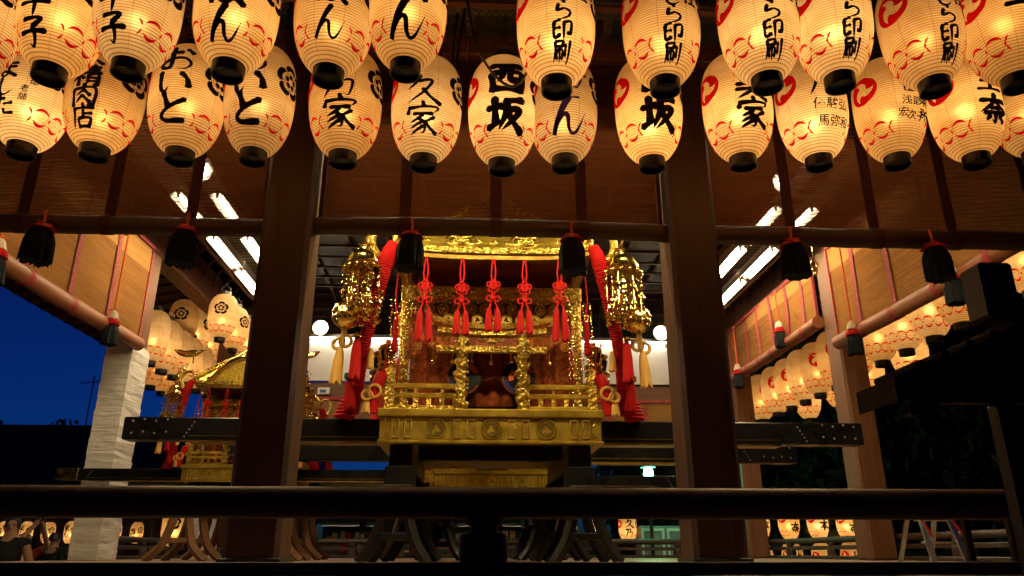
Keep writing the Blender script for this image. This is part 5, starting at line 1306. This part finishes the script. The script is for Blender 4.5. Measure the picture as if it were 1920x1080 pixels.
# ------------------------------------------------------------------ onlookers beside the stage
def skin_mesh(name, verts, edges, radii, mat, sub=2):
    me = bpy.data.meshes.new(name); me.from_pydata(verts, edges, []); o = bpy.data.objects.new(name, me); COL.objects.link(o)
    md = o.modifiers.new('skin', 'SKIN'); md.use_smooth_shade = True
    for i, d in enumerate(me.skin_vertices[0].data): d.radius = radii[i] if isinstance(radii[i], tuple) else (radii[i],) * 2; d.use_root = i == 0
    sb = o.modifiers.new('sub', 'SUBSURF'); sb.levels = sub; sb.render_levels = sub
    bpy.context.view_layer.update()
    m2 = bpy.data.meshes.new_from_object(o.evaluated_get(bpy.context.evaluated_depsgraph_get())); m2.name = name
    bpy.data.objects.remove(o); bpy.data.meshes.remove(me)
    m2.materials.clear(); m2.materials.append(M[mat]); m2.shade_smooth(); return m2
def person(label, loc, rotz, h, top, hairmat, arms, sleeve=True, bottoms='cloth_dark', look=0.):
    """faces local -y; arms = ((elbow, hand) left, (elbow, hand) right) for a 1.7 m figure"""
    t = thing('person', label, 'person', loc, rotz); t.scale = (h / 1.7,) * 3
    V = [(0, 0, .95), (0, 0, 1.10), (0, .01, 1.28), (0, .015, 1.42), (0, .0, 1.50), (0, -.01, 1.56), (0, -.005, 1.63), (0, .005, 1.67)]
    Rr = [(.15, .11), (.135, .10), (.16, .11), (.12, .08), (.055, .055), (.072, .085), (.078, .098), (.05, .065)]
    Ed = [(i, i + 1) for i in range(7)]
    def add(p, r, a): V.append(p); Rr.append(r); Ed.append((a, len(V) - 1)); return len(V) - 1
    for s in (-1, 1):
        a = add((s * .09, 0, .88), .095, 0); a = add((s * .10, -.01, .5), .062, a); a = add((s * .10, .02, .09), .042, a); a = add((s * .11, -.14, .03), .035, a)
    hands = []
    for s, (el, ha) in zip((-1, 1), arms):
        a = add((s * .17, .01, 1.40), .06, 3); a = add(el, .044, a); a = add(ha, .03, a)
        dv = (Vector(ha) - Vector(el)).normalized(); hands.append((Vector(ha), dv))
        pm = add(tuple(Vector(ha) + dv * .055), (.036, .02), a)
        sd = dv.cross(Vector((0, 1, 0))); sd = sd.normalized() if sd.length > .1 else Vector((1, 0, 0))
        for q, ln in ((-.024, .06), (-.008, .07), (.008, .068), (.024, .055)):
            f1 = add(tuple(Vector(ha) + dv * .09 + sd * q), .0095, pm); add(tuple(Vector(ha) + dv * (.09 + ln) + sd * q * 1.1 + Vector((0, -.025, 0))), .008, f1)
        th = add(tuple(Vector(ha) + dv * .05 + sd * s * -.045), .011, a); add(tuple(Vector(ha) + dv * .085 + sd * s * -.055 + Vector((0, -.02, 0))), .009, th)
    body = put('body', skin_mesh('body', V, Ed, Rr, 'skin'), t)
    fc = MB().lathe([(.002, .02), (.012, 0), (.016, -.02), (.004, -.028)], 8, (0, -.105, 1.585)).ball((-.078, .0, 1.585), .02, 8, 1.5).ball((.078, .0, 1.585), .02, 8, 1.5)
    fc.build('nose_and_ears', 'skin', t, 60)
    MB().ball((-.03, -.092, 1.605), .012, 8).ball((.03, -.092, 1.605), .012, 8).build('eyes', 'hair', t)
    if hairmat:
        vs = MB(); n = 18
        prof = [(.086 * sin(a) + .004, 1.605 + .115 * cos(a)) for a in [k * pi / 2 / 7 * 1.15 for k in range(8)]]
        vs.lathe([(max(.002, r_), z) for r_, z in prof], 20, (0, .016, 0), cap=False, scale=(1., 1.12)); vs.build('hair', hairmat, t, 60)
    TV = [(0, 0, .90), (0, 0, 1.08), (0, .01, 1.28), (0, .015, 1.415), (0, .008, 1.465)]; TR = [(.165, .125), (.15, .115), (.175, .125), (.135, .095), (.07, .07)]
    TE = [(0, 1), (1, 2), (2, 3), (3, 4)]
    for s, (el, ha) in zip((-1, 1), arms):
        TV.append((s * .172, .01, 1.40)); TR.append(.075); TE.append((3, len(TV) - 1))
        e = Vector((s * .172, .01, 1.40)).lerp(Vector(el), .75 if sleeve else .15); TV.append(tuple(e)); TR.append(.064 if sleeve else .07); TE.append((len(TV) - 2, len(TV) - 1))
    put('shirt', skin_mesh('shirt', TV, TE, TR, top), t)
    PV = [(0, 0, .98), (0, 0, .90)]; PR = [(.165, .122), (.165, .125)]; PE = [(0, 1)]
    for s in (-1, 1):
        PV += [(s * .095, 0, .84), (s * .10, -.01, .5), (s * .10, .02, .12)]; k = len(PV); PR += [.11, .078, .06]; PE += [(1, k - 3), (k - 3, k - 2), (k - 2, k - 1)]
    put('trousers', skin_mesh('trousers', PV, PE, PR, bottoms), t)
    return t
DOWN = (((-.24, .02, 1.13), (-.24, -.06, .90)), ((.24, .02, 1.13), (.24, -.06, .90)))
UPA = (((-.26, -.16, 1.52), (-.07, -.26, 1.80)), ((.26, -.16, 1.52), (.07, -.26, 1.80)))
person('person with both arms raised holding up a phone, at far left', (-6.55, 12.0, -1.3), R(60), 1.66, 'cloth_red', 'hair', UPA)
tag(MB().box(-.04, .04, -.006, .006, -.075, .075, .006).build('phone', 'iron_dark', None, loc=(-6.26, 11.85, .62)), 'small dark phone held up between raised hands at far left', 'phone').rotation_euler = (0, 0, R(60))
person('grey-haired person in a dark shirt in front of the raised arms', (-6.25, 11.35, -1.3), R(75), 1.56, 'cloth_grey', 'cloth_grey', DOWN)
person('tall person in a dark sleeveless top beside the wrapped pillar', (-5.98, 10.6, -1.3), R(20), 1.84, 'cloth_dark', 'hair', (((-.30, -.10, 1.25), (-.30, -.22, 1.42)), ((.26, .02, 1.13), (.26, -.06, .9))), False)
person('dark-haired person in a cyan shirt right of the wrapped pillar', (-6.0, 13.2, -1.3), R(120), 1.70, 'cloth_cyan', 'hair', DOWN)
person('person in a dark shirt seen from behind near the far left rack', (-7.35, 14.4, -1.3), R(170), 1.72, 'cloth_dark', 'hair', DOWN)
person('person in a grey shirt among the onlookers, left of the wrapped pillar', (-7.0, 12.6, -1.3), R(40), 1.60, 'cloth_grey', 'hair', DOWN)
person('dark-haired person at the very left edge of the picture', (-7.6, 13.0, -1.3), R(80), 1.62, 'cloth_grey', 'hair', DOWN)
